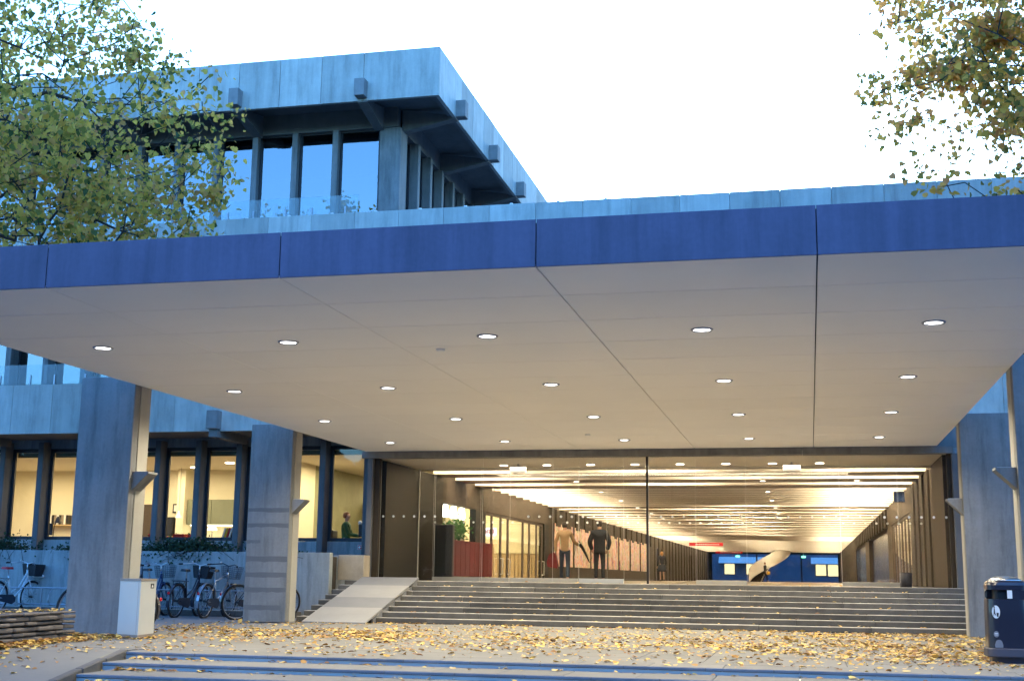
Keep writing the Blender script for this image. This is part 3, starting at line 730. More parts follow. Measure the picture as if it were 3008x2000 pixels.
# wedge lamps on the inner faces of the columns
def wedge(x, s, y, z, label):
    r = tag(empty('wedge_lamp', (x, y, z)), label, 'wall lamp', 'wedge lamps on the canopy columns')
    L_ = .27
    poly = [(x+s*.002, z), (x+s*L_, z), (x+s*L_, z-.03), (x+s*.002, z-.29)]
    if s > 0: poly = poly[::-1]
    MB().prism_y(poly, y, y+.30).build('housing', 'column', r)
    MB().box(min(x+s*.03, x+s*(L_-.03)), max(x+s*.03, x+s*(L_-.03)), y+.03, y+.27, z+.0005, z+.006).build('cover_glass', 'sticker', r)
wedge(-10.30, 1, 18.13, 2.50, 'pale metal wedge lamp on the left column in front of the grey cabinet')
wedge(-10.30, 1, 24.53, 2.46, 'pale metal wedge lamp on the striped left column beside the ramp')
wedge(2.73, -1, 18.13, 2.48, 'pale metal wedge lamp on the right column cut by the picture edge')
wedge(2.73, -1, 24.48, 2.455, 'pale metal wedge lamp on the right column behind the litter bin')

# ================================================================== GLASS FRONT
gv = tag(empty('glass_entrance', (-3.5, 28.95, .84)), 'frameless glass entrance screens and doors across the lit hall', 'glass entrance')
def screen(y, xs, z0, z1, rails, nm='glass_pane'):
    for i, (a, b) in enumerate(zip(xs, xs[1:])):
        lo = z0+(.10 if i in rails else .012)
        o = MB().box(a+.006, b-.006, y, y+.012, lo, z1).build(nm, 'glass_vest', gv)
        if i in rails: MB().box(a+.006, b-.006, y-.02, y+.032, z0, lo-.001, .003).build('bottom_rail', 'rail_metal', o)
        MB().box(a+.003, a+.0059, y-.001, y+.013, z0+.02, z1).build('edge_seal', 'rail_metal', o)
screen(28.95, [-9.9, -8.55, -7.40, -5.73, -5.12, -4.09, -3.58], .845, 3.684, (4,))
screen(28.95, [-3.52, -2.46, -1.35, .67, 1.88, 2.93], .845, 3.684, (), )
screen(31.70, [-9.8, -9.40, -8.15, -7.38, -5.62, -4.9, -3.9, -2.71, -1.49, .73, 2.08, 2.85], .841, 3.67, (1, 2, 3, 7, 9))
MB().box(-3.575, -3.525, 28.93, 28.98, .845, 3.684).build('post', 'metal_black', gv)
MB().box(-9.83, -9.78, 31.68, 31.73, .845, 3.67).build('post', 'rail_metal', gv)
MB().box(-9.9, 2.93, 28.94, 28.975, .8425, .8445).build('threshold', 'brown_dark', gv)
def dots(y, x0, x1, z, step=.255):
    m = MB(); x = x0
    while x < x1:
        n = 10; m.add([(x+.028*math.cos(2*math.pi*q/n), y, z+.028*math.sin(2*math.pi*q/n)) for q in range(n)], [list(range(n))]); x += step
    tag(m.build('dot_row', 'sticker', gv), kind='stuff')
dots(28.944, -9.82, -8.4, 2.33); dots(28.944, -6.3, 2.9, 2.33); dots(31.694, -9.35, -7.2, 2.315); dots(31.694, -5.9, -1.3, 2.315); dots(31.694, .8, 2.8, 2.315)

# ================================================================== WALLS AND PLANTERS
pw = tag(empty('planter_wall', (-18, 27.75, 0)), 'long low concrete planter wall behind the bicycles', 'wall')
x = -26.0
for L_ in (3.4,)*4+(1.9,):
    d, c = span(x+.004, min(x+L_, -10.66)-.004, 27.75, 27.95, .0, 1.45); piece('wall_panel', (round(d[0], 3), d[1], d[2]), c, 'wall_concrete', pw, .008); x += L_
MB().box(-26, -10.7, 27.96, 31.2, 0, 1.36).build('soil', 'soil', pw)
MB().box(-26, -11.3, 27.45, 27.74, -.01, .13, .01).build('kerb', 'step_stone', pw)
# dry stone planter at the left edge
sw = tag(empty('stone_planter', (-10.6, 14.5, 0)), 'low dry stone planter wall with leaves on top at the left edge', 'planter')
zc = .0
for j, h in enumerate((.085, .06, .075, .065, .07, .055)):
    y = 16.86
    while y > 11.4:
        L_ = random.uniform(.20, .50); dd = random.uniform(.14, .2)
        xf = -10.33+(16.86-y)*.10+random.uniform(-.035, .03)
        piece('stone', (dd, round(L_-.022, 3), round(h-random.uniform(.012, .026), 3)), (xf-dd/2, y-L_/2, zc+h/2), 'wall_stone', sw, .014, (random.uniform(-.02, .02), random.uniform(-.05, .05), random.uniform(-.05, .05)))
        y -= L_
    x = -10.5
    while x > -13.5:
        L_ = random.uniform(.22, .5); piece('stone', (round(L_-.014, 3), .16, round(h-.012, 3)), (x-L_/2, 16.80, zc+h/2), 'wall_stone', sw, .014, (0, random.uniform(-.02, .02), random.uniform(-.04, .04))); x -= L_
    zc += h
MB().hexa([(-14, 11.3, 0), (-10.0, 11.3, 0), (-10.5, 16.74, 0), (-14, 16.74, 0), (-14, 11.3, .36), (-10.0, 11.3, .36), (-10.5, 16.74, .36), (-14, 16.74, .36)]).build('soil', 'soil', sw)

# ================================================================== BOX AND BIN
bx = tag(empty('utility_cabinet', (-9.8, 17.6, 0)), 'pale grey utility cabinet with brown lid beside the left column', 'cabinet')
P4 = [(-10.02, 17.50), (-9.56, 17.28), (-9.66, 17.93), (-10.14, 18.0)]
MB().prism(P4, .055, .825).build('body', 'cabinet', bx)
MB().prism([(p[0]*.985-.147, p[1]*.985+.266) for p in P4], .0, .055).build('plinth', 'cabinet_top', bx)
cxy = (sum(p[0] for p in P4)/4, sum(p[1] for p in P4)/4)
MB().prism([(cxy[0]+(p[0]-cxy[0])*1.03, cxy[1]+(p[1]-cxy[1])*1.03) for p in P4], .827, .862).build('lid', 'cabinet_top', bx)
def onface(u, z, e=.003):   # point on the right-hand face, u from front corner
    a, b = Vector((-9.56, 17.28)), Vector((-9.66, 17.93)); q = a+(b-a)*u; nrm = Vector(((b-a).y, -(b-a).x)).normalized()
    return (q.x+nrm.x*e, q.y+nrm.y*e, z)
MB().add([onface(.62, .72), onface(.84, .72), onface(.84, .79), onface(.62, .79)], [(0, 1, 2, 3)]).build('badge', 'black', bx)
MB().add([onface(.67, .735, .005), onface(.79, .735, .005), onface(.73, .78, .005)], [(0, 1, 2)]).build('badge_mark', 'sign_white', bx)
a_, b_ = Vector((-10.02, 17.50)), Vector((-9.56, 17.28))
def onface2(u, z, e=.003):
    q = a_+(b_-a_)*u; n_ = Vector(((b_-a_).y, -(b_-a_).x)).normalized(); return (q.x+n_.x*e, q.y+n_.y*e, z)
MB().add([onface2(.90, .07), onface2(.915, .07), onface2(.915, .81), onface2(.90, .81)], [(0, 1, 2, 3)]).build('door_gap', 'cabinet_top', bx)

bn = tag(empty('litter_bin', (2.35, 17.05, 0)), 'black rounded litter bin with steel dome lid and white oval sticker', 'litter bin')
def rsq(cx, cy_, a, r, n=10):
    P = []
    for qx, qy, t0 in ((1, 1, 0), (-1, 1, 90), (-1, -1, 180), (1, -1, 270)):
        for i in range(n+1):
            t = R(t0+90*i/n); P.append((cx+qx*(a-r)+r*math.cos(t), cy_+qy*(a-r)+r*math.sin(t)))
    return P
def rloft(prof, c=(2.35, 17.05)):
    m = MB(); rings = []
    for a, r, z in prof:
        P = rsq(c[0], c[1], a, r); base = len(m.v); m.v += [(p[0], p[1], z) for p in P]; rings.append((base, len(P)))
    for (b0, n), (b1, _) in zip(rings, rings[1:]):
        for k in range(n): m.f.append([b0+k, b0+(k+1) % n, b1+(k+1) % n, b1+k])
    m.f.append([rings[0][0]+k for k in range(rings[0][1])][::-1]); m.f.append([rings[-1][0]+k for k in range(rings[-1][1])])
    return m
rloft([(.215, .10, 0), (.215, .10, .07)]).build('foot', 'bin_black', bn)
rloft([(.262, .11, .071), (.270, .11, .085), (.270, .11, .165), (.258, .11, .178)]).build('skirt', 'bin_skirt', bn)
rloft([(.250, .13, .179), (.245, .13, .60), (.238, .13, .76)]).build('body', 'bin_black', bn, smooth=False)
rloft([(.150, .05, .761), (.150, .05, .874)]).build('inner_liner', 'black', bn)
for qx, qy in ((-1, 1), (1, 1), (1, -1)): MB().box(2.35+qx*.17-.055, 2.35+qx*.17+.055, 17.05+qy*.17-.055, 17.05+qy*.17+.055, .761, .874, .02).build('corner_post', 'bin_black', bn)
MB().box(2.35+.02, 2.35+.225, 17.05-.232, 17.05-.20, .761, .874).build('front_plate', 'bin_black', bn)
MB().box(2.35-.012, 2.35+.045, 17.05-.238, 17.05-.233, .772, .870).build('ash_plate', 'sticker', bn)
rloft([(.236, .11, .875), (.236, .11, .93), (.225, .12, .965), (.200, .12, .985)]).build('hood', 'bin_black', bn, smooth=False)
MB().lathe([(.205, .986), (.19, 1.0), (.15, 1.02), (.09, 1.036), (.02, 1.043)], 28, (2.35, 17.05, 0)).build('dome_lid', 'steel', bn, smooth=True)
def decal(name, mat, x, z, rx, rz, y, n=18, a0=0, poly=None):
    P = poly or [(x+rx*math.cos(2*math.pi*i/n), z+rz*math.sin(2*math.pi*i/n)) for i in range(n)]
    MB().prism_y(P, y, y+.002).build(name, mat, bn)
YF = 17.05-.2515
decal('oval_sticker', 'sticker', 2.195, .61, .047, .078, YF+.002)
decal('pictogram', 'black', 0, 0, 0, 0, YF, poly=[(2.172, .655), (2.182, .655), (2.184, .60), (2.196, .57), (2.190, .565), (2.176, .59), (2.170, .56), (2.164, .56), (2.168, .61)])
decal('pictogram', 'black', 2.176, .668, .009, .011, YF, 10)
decal('pictogram', 'black', 0, 0, 0, 0, YF, poly=[(2.200, .600), (2.226, .600), (2.222, .552), (2.204, .552)])
decal('round_sticker', 'sticker_grey', 2.185, .345, .030, .037, YF-.002)
decal('ring_mark', 'sticker', 0, 0, 0, 0, YF-.004, poly=[(2.167, .350), (2.203, .350), (2.203, .358), (2.167, .358)])
decal('ring_mark', 'sticker', 0, 0, 0, 0, YF-.004, poly=[(2.170, .334), (2.200, .334), (2.200, .340), (2.170, .340)])
decal('lock_cover', 'sticker_grey', 0, 0, 0, 0, YF-.006, poly=[(2.165, .185), (2.255, .185), (2.257, .22), (2.245, .262), (2.225, .278), (2.195, .278), (2.176, .262), (2.163, .22)])

# ================================================================== BICYCLES
def wheel(name, c, parent, rim='steel_dull'):
    sp = MB(); sp.tube([(c[0]-.05, c[1], c[2]), (c[0]+.05, c[1], c[2])], .022, 8)
    for i in range(18):
        t = 2*math.pi*i/18; s = .028*(1 if i % 2 else -1)
        sp.tube([(c[0]+s, c[1]+.02*math.cos(t+.5), c[2]+.02*math.sin(t+.5)), (c[0], c[1]+.305*math.cos(t), c[2]+.305*math.sin(t))], .0022, 3, False)
    w_ = sp.build(name, 'rubber', parent)
    MB().ring(c, (1, 0, 0), .333, .026, 36, 8).build('tyre', 'rubber', w_, smooth=True)
    MB().ring(c, (1, 0, 0), .309, .011, 36, 6).build('rim', rim, w_, smooth=True)
    return w_
def bicycle(label, loc, rz, frame='bike_black', basket=None, saddle='black_plastic', style='step', lean=0, bar='steel', guard=True, steer=0.0, extra=None, drop=False):
    r = empty('bicycle', (0, 0, 0)); tag(r, label, 'bicycle', 'bicycles parked in the rack')
    H = .338
    rear, front, bb = (0, 0, H), (0, 1.07, H), (0, .45, .29)
    st, ht, hb = (0, .30, .80), (0, .86, .93), (0, .905, .72)
    f = MB()
    f.tube([bb, st], .017, 8)
    if style == 'step': f.tube([(0, .895, .76), (0, .74, .50), (0, .56, .36), bb], .021, 8); f.tube([(0, .87, .88), (0, .66, .56), (0, .42, .43)], .016, 8)
    else: f.tube([hb, bb], .020, 8); f.tube([(0, .88, .88), (0, .315, .74)], .017, 8)
    f.tube([hb, ht], .021, 8)
    for s in (-.055, .055):
        f.tube([(s*.5, .40, .30), (s, 0, H)], .010, 6); f.tube([(s*.3, .31, .74), (s, 0, H)], .008, 6)
    f.build('frame', frame, r, smooth=True)
    fk = MB()
    for s in (-.05, .05): fk.tube([(s*.8, .92, .70), (s, .95, .62), (s, 1.02, .45), (s, 1.07, H)], .012, 6)
    fk.tube([(-.045, .92, .70), (.045, .92, .70)], .016, 6); fk.build('fork', frame, r, smooth=True)
    wheel('rear_wheel', rear, r); wheel('front_wheel', front, r)
    h = MB()
    if drop:
        h.tube([(0, .86, .92), (0, .88, 1.00)], .013, 6)
        for s in (-1, 1): h.tube([(0, .90, 1.0), (s*.20, .92, 1.0), (s*.21, 1.0, .99), (s*.21, 1.03, .93), (s*.21, .98, .88), (s*.21, .90, .87)], .015, 6)
    else:
        h.tube([(0, .865, .90), (0, .845, 1.06)], .013, 6)
        h.tube([(-.30, .64, 1.07), (-.24, .76, 1.08), (-.13, .86, 1.10), (0, .87, 1.06), (.13, .86, 1.10), (.24, .76, 1.08), (.30, .64, 1.07)], .011, 6)
    hb_ = h.build('handlebar', bar, r, smooth=True)
    if not drop:
        for s in (-1, 1): MB().tube([(s*.30, .64, 1.07), (s*.335, .55, 1.062)], .017, 8).build('grip', 'rubber', hb_)
        MB().tube([(.22, .80, 1.075), (.30, .73, 1.05)], .006, 5).build('brake_lever', 'steel_dull', hb_)
        MB().ellipsoid((-.17, .83, 1.125), (.024, .024, .018), 8, 5).build('bell', 'steel', hb_)
    sd_ = MB().prism([(-.085, .16), (-.06, .12), (.06, .12), (.085, .16), (.07, .24), (.03, .33), (.018, .42), (-.018, .42), (-.03, .33), (-.07, .24)], .935, .985, .86)
    so = sd_.build('saddle', saddle, r)
    MB().tube([(0, .305, .78), (0, .275, .935)], .013, 6).build('seat_post', 'steel', so)
    c = MB(); c.ring(bb, (1, 0, 0), .085, .008, 18, 5); c.tube([(.03, .45, .29), (.05, .58, .20)], .010, 5); c.tube([(-.03, .45, .29), (-.05, .32, .38)], .010, 5)
    c.box(.05, .14, .55, .61, .185, .205).box(-.14, -.05, .29, .35, .37, .39)
    c.build('crank', 'steel_dull', r)
    MB().prism_x([(.0, .40), (.45, .40), (.54, .33), (.54, .25), (.45, .19), (.0, .28)], .035, .055).build('chain_guard', 'bike_black' if guard else 'steel_dull', r)
    for nm, cc, a0, a1 in (('mudguard', rear, R(20), R(200)), ('mudguard', front, R(60), R(210))):
        mg = MB(); n = 16
        for i in range(n+1):
            t = a0+(a1-a0)*i/n; mg.v += [(-.03, cc[1]-.372*math.cos(t)*(-1), cc[2]+.372*math.sin(t)), (.03, cc[1]+.372*math.cos(t), cc[2]+.372*math.sin(t))]
        mg.v = [v for v in mg.v]
        for i in range(n): mg.f.append([2*i, 2*i+1, 2*i+3, 2*i+2])
        mg.build(nm, frame, r)
    MB().ring((0, -.378, .50), (0, 1, 0), .018, .012, 10, 6).build('rear_reflector', 'reflector', r)
    ck = MB().box(-.075, .075, -.17, .30, .735, .747); ck.tube([(.07, -.1, .735), (.06, 0, H)], .006, 5); ck.tube([(-.07, -.1, .735), (-.06, 0, H)], .006, 5)
    if style == 'step': ck.build('carrier', 'steel_dull' if frame != 'bike_black' else 'bike_black', r)
    if basket:
        b0, b1, z0, z1 = .90, 1.20, .80, 1.05
        m = MB(); n = 9
        for i in range(n+1):
            u = i/n
            for (ax, ay, bx_, by_) in ((-.16, b0+.02, -.19, b0), (.16, b0+.02, .19, b0)): pass
        def wall(p0, p1, q0, q1):     # bottom edge p0-p1, top edge q0-q1 : wire mesh
            for i in range(8):
                u = i/7; m.tube([Vector(p0).lerp(Vector(p1), u), Vector(q0).lerp(Vector(q1), u)], .004, 4)
            for j in range(7):
                u = j/6; m.tube([Vector(p0).lerp(Vector(q0), u), Vector(p1).lerp(Vector(q1), u)], .005, 4)
        B = [(-.15, b0+.03, z0), (.15, b0+.03, z0), (.15, b1-.03, z0), (-.15, b1-.03, z0)]; T = [(-.19, b0, z1), (.19, b0, z1), (.19, b1, z1), (-.19, b1, z1)]
        for i in range(4): wall(B[i], B[(i+1) % 4], T[i], T[(i+1) % 4])
        m.add(B, [(0, 1, 2, 3)])
        if basket == 'basket_black':
            for i in range(4): m.add([Vector(B[i])*.99+Vector((0, .01, .008)), Vector(B[(i+1) % 4])*.99+Vector((0, .01, .008)), Vector(T[(i+1) % 4])*.99+Vector((0, .01, .008)), Vector(T[i])*.99+Vector((0, .01, .008))], [(0, 1, 2, 3)])
        m.build('basket', basket, r)
        if extra: MB().ellipsoid((.02, 1.20, .80), (.17, .05, .055), 14, 8).build('basket_light', 'sign_white', r, smooth=True)
    r.location = loc; r.rotation_euler = (0, lean, rz); r.scale = (1.07, 1.07, 1.07); ROOTLOC[r.name] = tuple(loc)
    return r
bicycle('white bicycle with red saddle and black basket at the left edge', (-18.3, 26.45, -.012), R(-8), 'bike_white', 'basket_black', 'saddle_red', 'step', R(3), extra=True)
bicycle('dark bicycle half hidden behind the left column, only wheel and grips showing', (-10.75, 19.35, -.012), R(88), 'bike_black', None, 'black_plastic', 'diamond', R(4))
bicycle('dark bicycle without basket right behind the grey cabinet', (-15.1, 26.15, -.012), R(-4), 'bike_black', None, 'black_plastic', 'step', R(4), bar='bike_black')
bicycle('dark bicycle with grey wire basket and curved chrome handlebar', (-14.45, 26.25, -.012), R(2), 'bike_blue', 'basket_grey', 'black_plastic', 'step', R(-3))
bicycle('black bicycle with solid black basket, middle of the row', (-13.62, 26.15, -.012), R(0), 'bike_black', 'basket_black', 'black_plastic', 'step', R(5))
bicycle('silver bicycle with black wire basket left of the striped column', (-12.92, 26.15, -.012), R(0), 'bike_silver', 'basket_grey', 'black_plastic', 'diamond', R(5), bar='bike_black')
bicycle('dark racing bicycle mostly hidden behind the striped column', (-11.95, 25.7, -.012), R(-38), 'bike_black', None, 'black_plastic', 'diamond', R(6), drop=True, bar='rubber')
rk = tag(empty('bicycle_rack', (-16, 27.2, 0)), 'galvanised bicycle rack with two long rails and wheel hoops by the wall', 'bicycle rack')
MB().tube([(-20.6, 27.05, .57), (-11.6, 27.05, .57)], .017, 8).build('top_rail', 'steel_dull', rk)
MB().tube([(-20.6, 27.05, .20), (-11.6, 27.05, .20)], .017, 8).build('bottom_rail', 'steel_dull', rk)
for i in range(14):
    x = -20.4+i*.66
    MB().tube([(x, 27.05, .57), (x, 26.85, .55), (x, 26.72, .42), (x, 26.70, .30), (x, 26.80, .18), (x, 27.05, .20)], .009, 6).build('wheel_hoop', 'steel_dull', rk)
for x in (-20.5, -17.5, -14.5, -11.7): MB().tube([(x, 27.05, 0), (x, 27.05, .57)], .02, 8).build('post', 'steel_dull', rk)

# ================================================================== PEOPLE
def skin_mesh(name, nodes, edges, mat, parent, sub=2, root=0):
    me = bpy.data.meshes.new(name); me.from_pydata([n[0] for n in nodes], edges, []); me.update()
    o = bpy.data.objects.new(name, me); COL.objects.link(o); o.parent = parent
    md = o.modifiers.new('skin', 'SKIN'); md.use_smooth_shade = True
    for i, (p, r_) in enumerate(nodes):
        d = me.skin_vertices[0].data[i]; d.radius = (r_, r_) if not isinstance(r_, tuple) else r_; d.use_root = (i == root)
    sb = o.modifiers.new('sub', 'SUBSURF'); sb.levels = sub; sb.render_levels = sub
    me.materials.append(MATS[mat]); return o
def chain(nodes, edges, start, pts):
    prev = start
    for p, r_ in pts:
        nodes.append((p, r_)); edges.append((prev, len(nodes)-1)); prev = len(nodes)-1
    return prev
def person(label, loc, rz, h=1.75, arms=None, legs=None, top='coat_dark', bottom='trousers_dark', hair='hair_dark', hairlen=0.0, coat_hem=.86, lean=0.0, skirt=False, sit=False, bulk=1.0, head_turn=0.0):
    r = empty('person', (0, 0, 0)); tag(r, label, 'person')
    A = arms or {}
    def arm(s):
        return A.get(s, [(s*.25, -.03, 1.13), (s*.25, .06, .88)])
    Lg = legs or {-1: [(-.10, .02, .50), (-.10, -.02, .09), (-.11, .15, .045)], 1: [(.10, .06, .50), (.10, .02, .09), (.11, .19, .045)]}
    off = Vector((0, lean, 0))
    def tp(p): return (p[0], p[1]+lean*(p[2]-.95), p[2])
    N = [((0, 0, .95), .105)]; E = []
    w1 = chain(N, E, 0, [(tp((0, 0, 1.10)), .10), (tp((0, 0, 1.28)), .12), (tp((0, -.005, 1.42)), .095)])
    nk = chain(N, E, w1, [(tp((0, .0, 1.50)), .052), (tp((0, .018, 1.565)), .062), (tp((0, .02, 1.64)), .088), (tp((0, .005, 1.72)), .055)])
    # nose on the face side
    chain(N, E, nk-1, [(tp((0, .105, 1.625)), .014)])
    for s in (-1, 1):
        e_, w_ = arm(s); sh = tp((s*.17, 0, 1.40))
        d = (Vector(w_)-Vector(e_)).normalized(); palm = Vector(w_)+d*.07
        q = chain(N, E, w1, [(sh, .05), (e_, .038), (w_, .026), (tuple(palm), (.034, .018))])
        side = d.cross(Vector((0, 0, 1) if abs(d.z) < .8 else (0, 1, 0))).normalized(); bend = side.cross(d)
        for i, (o_, L_) in enumerate(((-.027, .055), (-.009, .07), (.009, .066), (.026, .052))):
            a = palm+side*o_+d*.03; chain(N, E, q, [(tuple(a), .010), (tuple(a+d*L_*.5), .009), (tuple(a+d*L_*.85+bend*.02), .007)])
        chain(N, E, q, [(tuple(Vector(w_)+d*.035-side*.038+bend*.012), .010), (tuple(Vector(w_)+d*.075-side*.05+bend*.02), .008)])
        kn, an, to = Lg[s]
        chain(N, E, 0, [((s*.09, 0, .90), .075), (kn, .052), (an, .035), (to, .03)])
    body = skin_mesh('body', N, E, 'skin', r)
    # top garment
    N = [((0, 0, coat_hem), .135*bulk)]; E = []
    t1 = chain(N, E, 0, [(tp((0, 0, 1.08)), .128*bulk), (tp((0, 0, 1.28)), .15*bulk), (tp((0, -.005, 1.43)), .115*bulk)])
    chain(N, E, t1, [(tp((0, 0, 1.515)), .072)])
    for s in (-1, 1):
        e_, w_ = arm(s); chain(N, E, t1, [(tp((s*.175, 0, 1.405)), .068*bulk), (e_, .056*bulk), (w_, .044*bulk)])
    skin_mesh('jacket', N, E, top, r, root=1)
    if skirt:
        MB().lathe([(.20, .0), (.235, -.05), (.27, -.3), (.30, -.42), (.285, -.42), (.12, -.1)], 18, (0, 0, .98)).build('skirt', top, r, smooth=True)
    if True:
        N = [((0, 0, .97), .118)]; E = []
        for s in (-1, 1):
            kn, an, to = Lg[s]; k2 = tuple(Vector(kn).lerp(Vector(an), .98))
            chain(N, E, 0, [((s*.085, 0, .88), .095), (kn, .068), (k2, .056)])
        if not skirt: skin_mesh('trousers', N, E, bottom, r)
    for s in (-1, 1):
        kn, an, to = Lg[s]
        m = MB(); d = (Vector(to)-Vector(an)); d.z = 0; d = d.normalized() if d.length > .01 else Vector((0, 1, 0)); sd = Vector((d.y, -d.x, 0)); a = Vector((an[0], an[1], an[2]-.09))
        pts = []
        for u, wd, hh in ((-.07, .036, .09), (.03, .042, .085), (.12, .046, .06), (.19, .034, .04)):
            for k in range(8):
                t = 2*math.pi*k/8; pts.append(a+d*u+sd*wd*math.cos(t)+Vector((0, 0, max(0, hh/2+hh/2*math.sin(t)))))
        F = [list(range(8))[::-1], list(range(24, 32))]+[[i*8+k, i*8+(k+1) % 8, i*8+8+(k+1) % 8, i*8+8+k] for i in range(3) for k in range(8)]
        m.add(pts, F).build('shoe', 'shoe', r, smooth=True)
    # hair: cap over crown and back, open at the face
    hm = MB(); n, mrows = 14, 7; c = Vector(tp((0, .008, 1.645)))
    for j in range(mrows+1):
        ph = math.pi/2-(math.pi*.72+hairlen)*j/mrows
        for k in range(n):
            t = 2*math.pi*k/n; fy = math.sin(t); lim = ph if fy < .25 else max(ph, .35+.25*fy)
            rr = .094*(1+.03*math.sin(5*t+j)); z = math.sin(max(lim, -1.3)); hm.v.append((c.x+rr*math.cos(lim)*math.cos(t)*.92 if lim > -1.2 else c.x+rr*.5*math.cos(t), c.y+rr*1.06*math.cos(lim)*fy-.012, c.z+rr*1.08*z-(hairlen*.12 if j > 4 and fy < .25 else 0)))
    for j in range(mrows):
        for k in range(n): q = j*n; hm.f.append([q+k, q+n+k, q+n+(k+1) % n, q+(k+1) % n])
    hm.build('hair', hair, r, smooth=True)
    sc = h/1.76; r.scale = (sc, sc, sc); r.location = loc; r.rotation_euler = (0, 0, rz); ROOTLOC[r.name] = tuple(loc)
    return r
FL = .838
ARM_OUT = {-1: [(-.27, -.02, 1.14), (-.26, .02, .88)], 1: [(.28, .02, 1.16), (.42, .22, 1.06)]}
person('person in tan jacket and jeans walking into the hall with a red bag', (-6.92, 36.8, FL), R(8), 1.73, ARM_OUT, {-1: [(-.10, .12, .52), (-.10, .14, .09), (-.11, .31, .045)], 1: [(.10, -.02, .50), (.10, -.20, .11), (.11, -.06, .05)]}, 'jacket_tan', 'jeans', 'hair_dark')
person('person in bulky dark coat with blue scarf seen from behind in the hall', (-5.9, 36.8, FL), R(6), 1.76, {-1: [(-.29, -.05, 1.14), (-.22, .10, .92)], 1: [(.29, -.05, 1.14), (.22, .10, .92)]}, None, 'coat_dark', 'trousers_dark', 'hair_dark', bulk=1.4, coat_hem=.80)
person('person with blond hair in a dark flared coat further down the hall', (-8.2, 73.5, FL), R(20), 1.68, None, {-1: [(-.08, .10, .5), (-.08, .06, .09), (-.09, .2, .045)], 1: [(.08, -.02, .5), (.08, -.16, .11), (.09, -.04, .05)]}, 'coat_dark', 'trousers_dark', 'hair_blond', .35, skirt=True)
person('person in dark clothes with a yellow bag walking by the curved stair', (-3.9, 117.0, FL), R(-70), 1.72, {-1: [(-.24, .12, 1.15), (-.2, .25, 1.0)], 1: [(.24, -.1, 1.13), (.25, .0, .9)]}, {-1: [(-.09, .18, .52), (-.09, .22, .09), (-.1, .38, .045)], 1: [(.09, -.05, .5), (.09, -.3, .13), (.1, -.2, .06)]}, 'coat_dark', 'trousers_dark', 'hair_red')
o = person('seated person with glasses in green vest behind the last office window', (-11.98, 32.3, .86), R(-80), 1.76, {-1: [(-.24, .10, 1.15), (-.12, .36, 1.12)], 1: [(.24, .10, 1.15), (.12, .36, 1.12)]},
    {-1: [(-.11, .44, .93), (-.11, .42, .50), (-.11, .58, .45)], 1: [(.11, .44, .93), (.11, .42, .50), (.11, .58, .45)]}, 'vest_green', 'trousers_dark', 'hair_red')
for s in (-1, 1): MB().ring((s*.035, .108, 1.652), (0, 1, 0), .026, .004, 12, 4).build('glasses', 'black_plastic', o)
bagr = tag(empty('shoulder_bag', (-7.24, 36.75, FL+.70)), 'dark red shoulder bag hanging at the side of the tan jacket', 'bag')
MB().prism_y([(-7.40, 1.26), (-7.12, 1.22), (-7.10, 1.30), (-7.16, 1.62), (-7.24, 1.68), (-7.36, 1.62), (-7.43, 1.40)], 36.68, 36.84).build('bag_body', 'bag_red', bagr)
MB().tube([(-7.34, 36.76, 1.60), (-7.24, 36.77, 1.83), (-7.18, 36.77, 1.85), (-7.18, 36.76, 1.60)], .012, 5).build('strap', 'coat_dark', bagr)
um = tag(empty('umbrella', (-6.4, 36.98, 1.5)), 'folded dark umbrella held out by the person in the tan jacket', 'umbrella')
MB().tube([(-6.52, 37.02, 1.92), (-6.44, 37.02, 1.82), (-6.32, 37.0, 1.60), (-6.22, 36.98, 1.40)], [.05, .045, .03, .012], 8).build('folded_canopy', 'coat_dark', um)
MB().tube([(-6.50, 37.02, 1.95), (-6.55, 37.02, 2.02)], .014, 6).build('handle', 'black_plastic', um)
yb = tag(empty('satchel', (-3.6, 116.9, 1.6)), 'yellow satchel carried by the person at the curved stair', 'bag')
MB().box(-3.75, -3.45, 116.6, 116.85, 1.45, 1.75, .05).build('bag_body', 'bag_yellow', yb)

# ================================================================== HALL FITTINGS
ct = tag(empty('reception_counter', (-9.6, 36.5, .84)), 'glossy dark red reception counter with vertical panels in the hall', 'counter')
A_, B_ = Vector((-9.45, 33.6)), Vector((-9.28, 37.6))
n = 9
for i in range(n):
    p = A_.lerp(B_, i/n); q = A_.lerp(B_, (i+1)/n-.006)
    MB().hexa([(p.x-.04, p.y, .96), (p.x, p.y, .96), (q.x, q.y, .96), (q.x-.04, q.y, .96), (p.x-.04, p.y, 1.90), (p.x, p.y, 1.90), (q.x, q.y, 1.90), (q.x-.04, q.y, 1.90)]).build('front_panel', 'red_counter', ct)
MB().hexa([(-9.80, 33.6, 1.905), (-9.44, 33.6, 1.905), (-9.27, 37.62, 1.905), (-9.80, 37.62, 1.905), (-9.80, 33.6, 1.93), (-9.44, 33.6, 1.93), (-9.27, 37.62, 1.93), (-9.80, 37.62, 1.93)]).build('counter_top', 'red_counter', ct)
MB().box(-9.75, -9.50, 33.7, 37.5, .845, .955).build('plinth', 'black', ct)
MB().box(-9.33, -9.25, 37.63, 37.70, .845, 1.92).build('end_panel', 'wood_panel', ct)
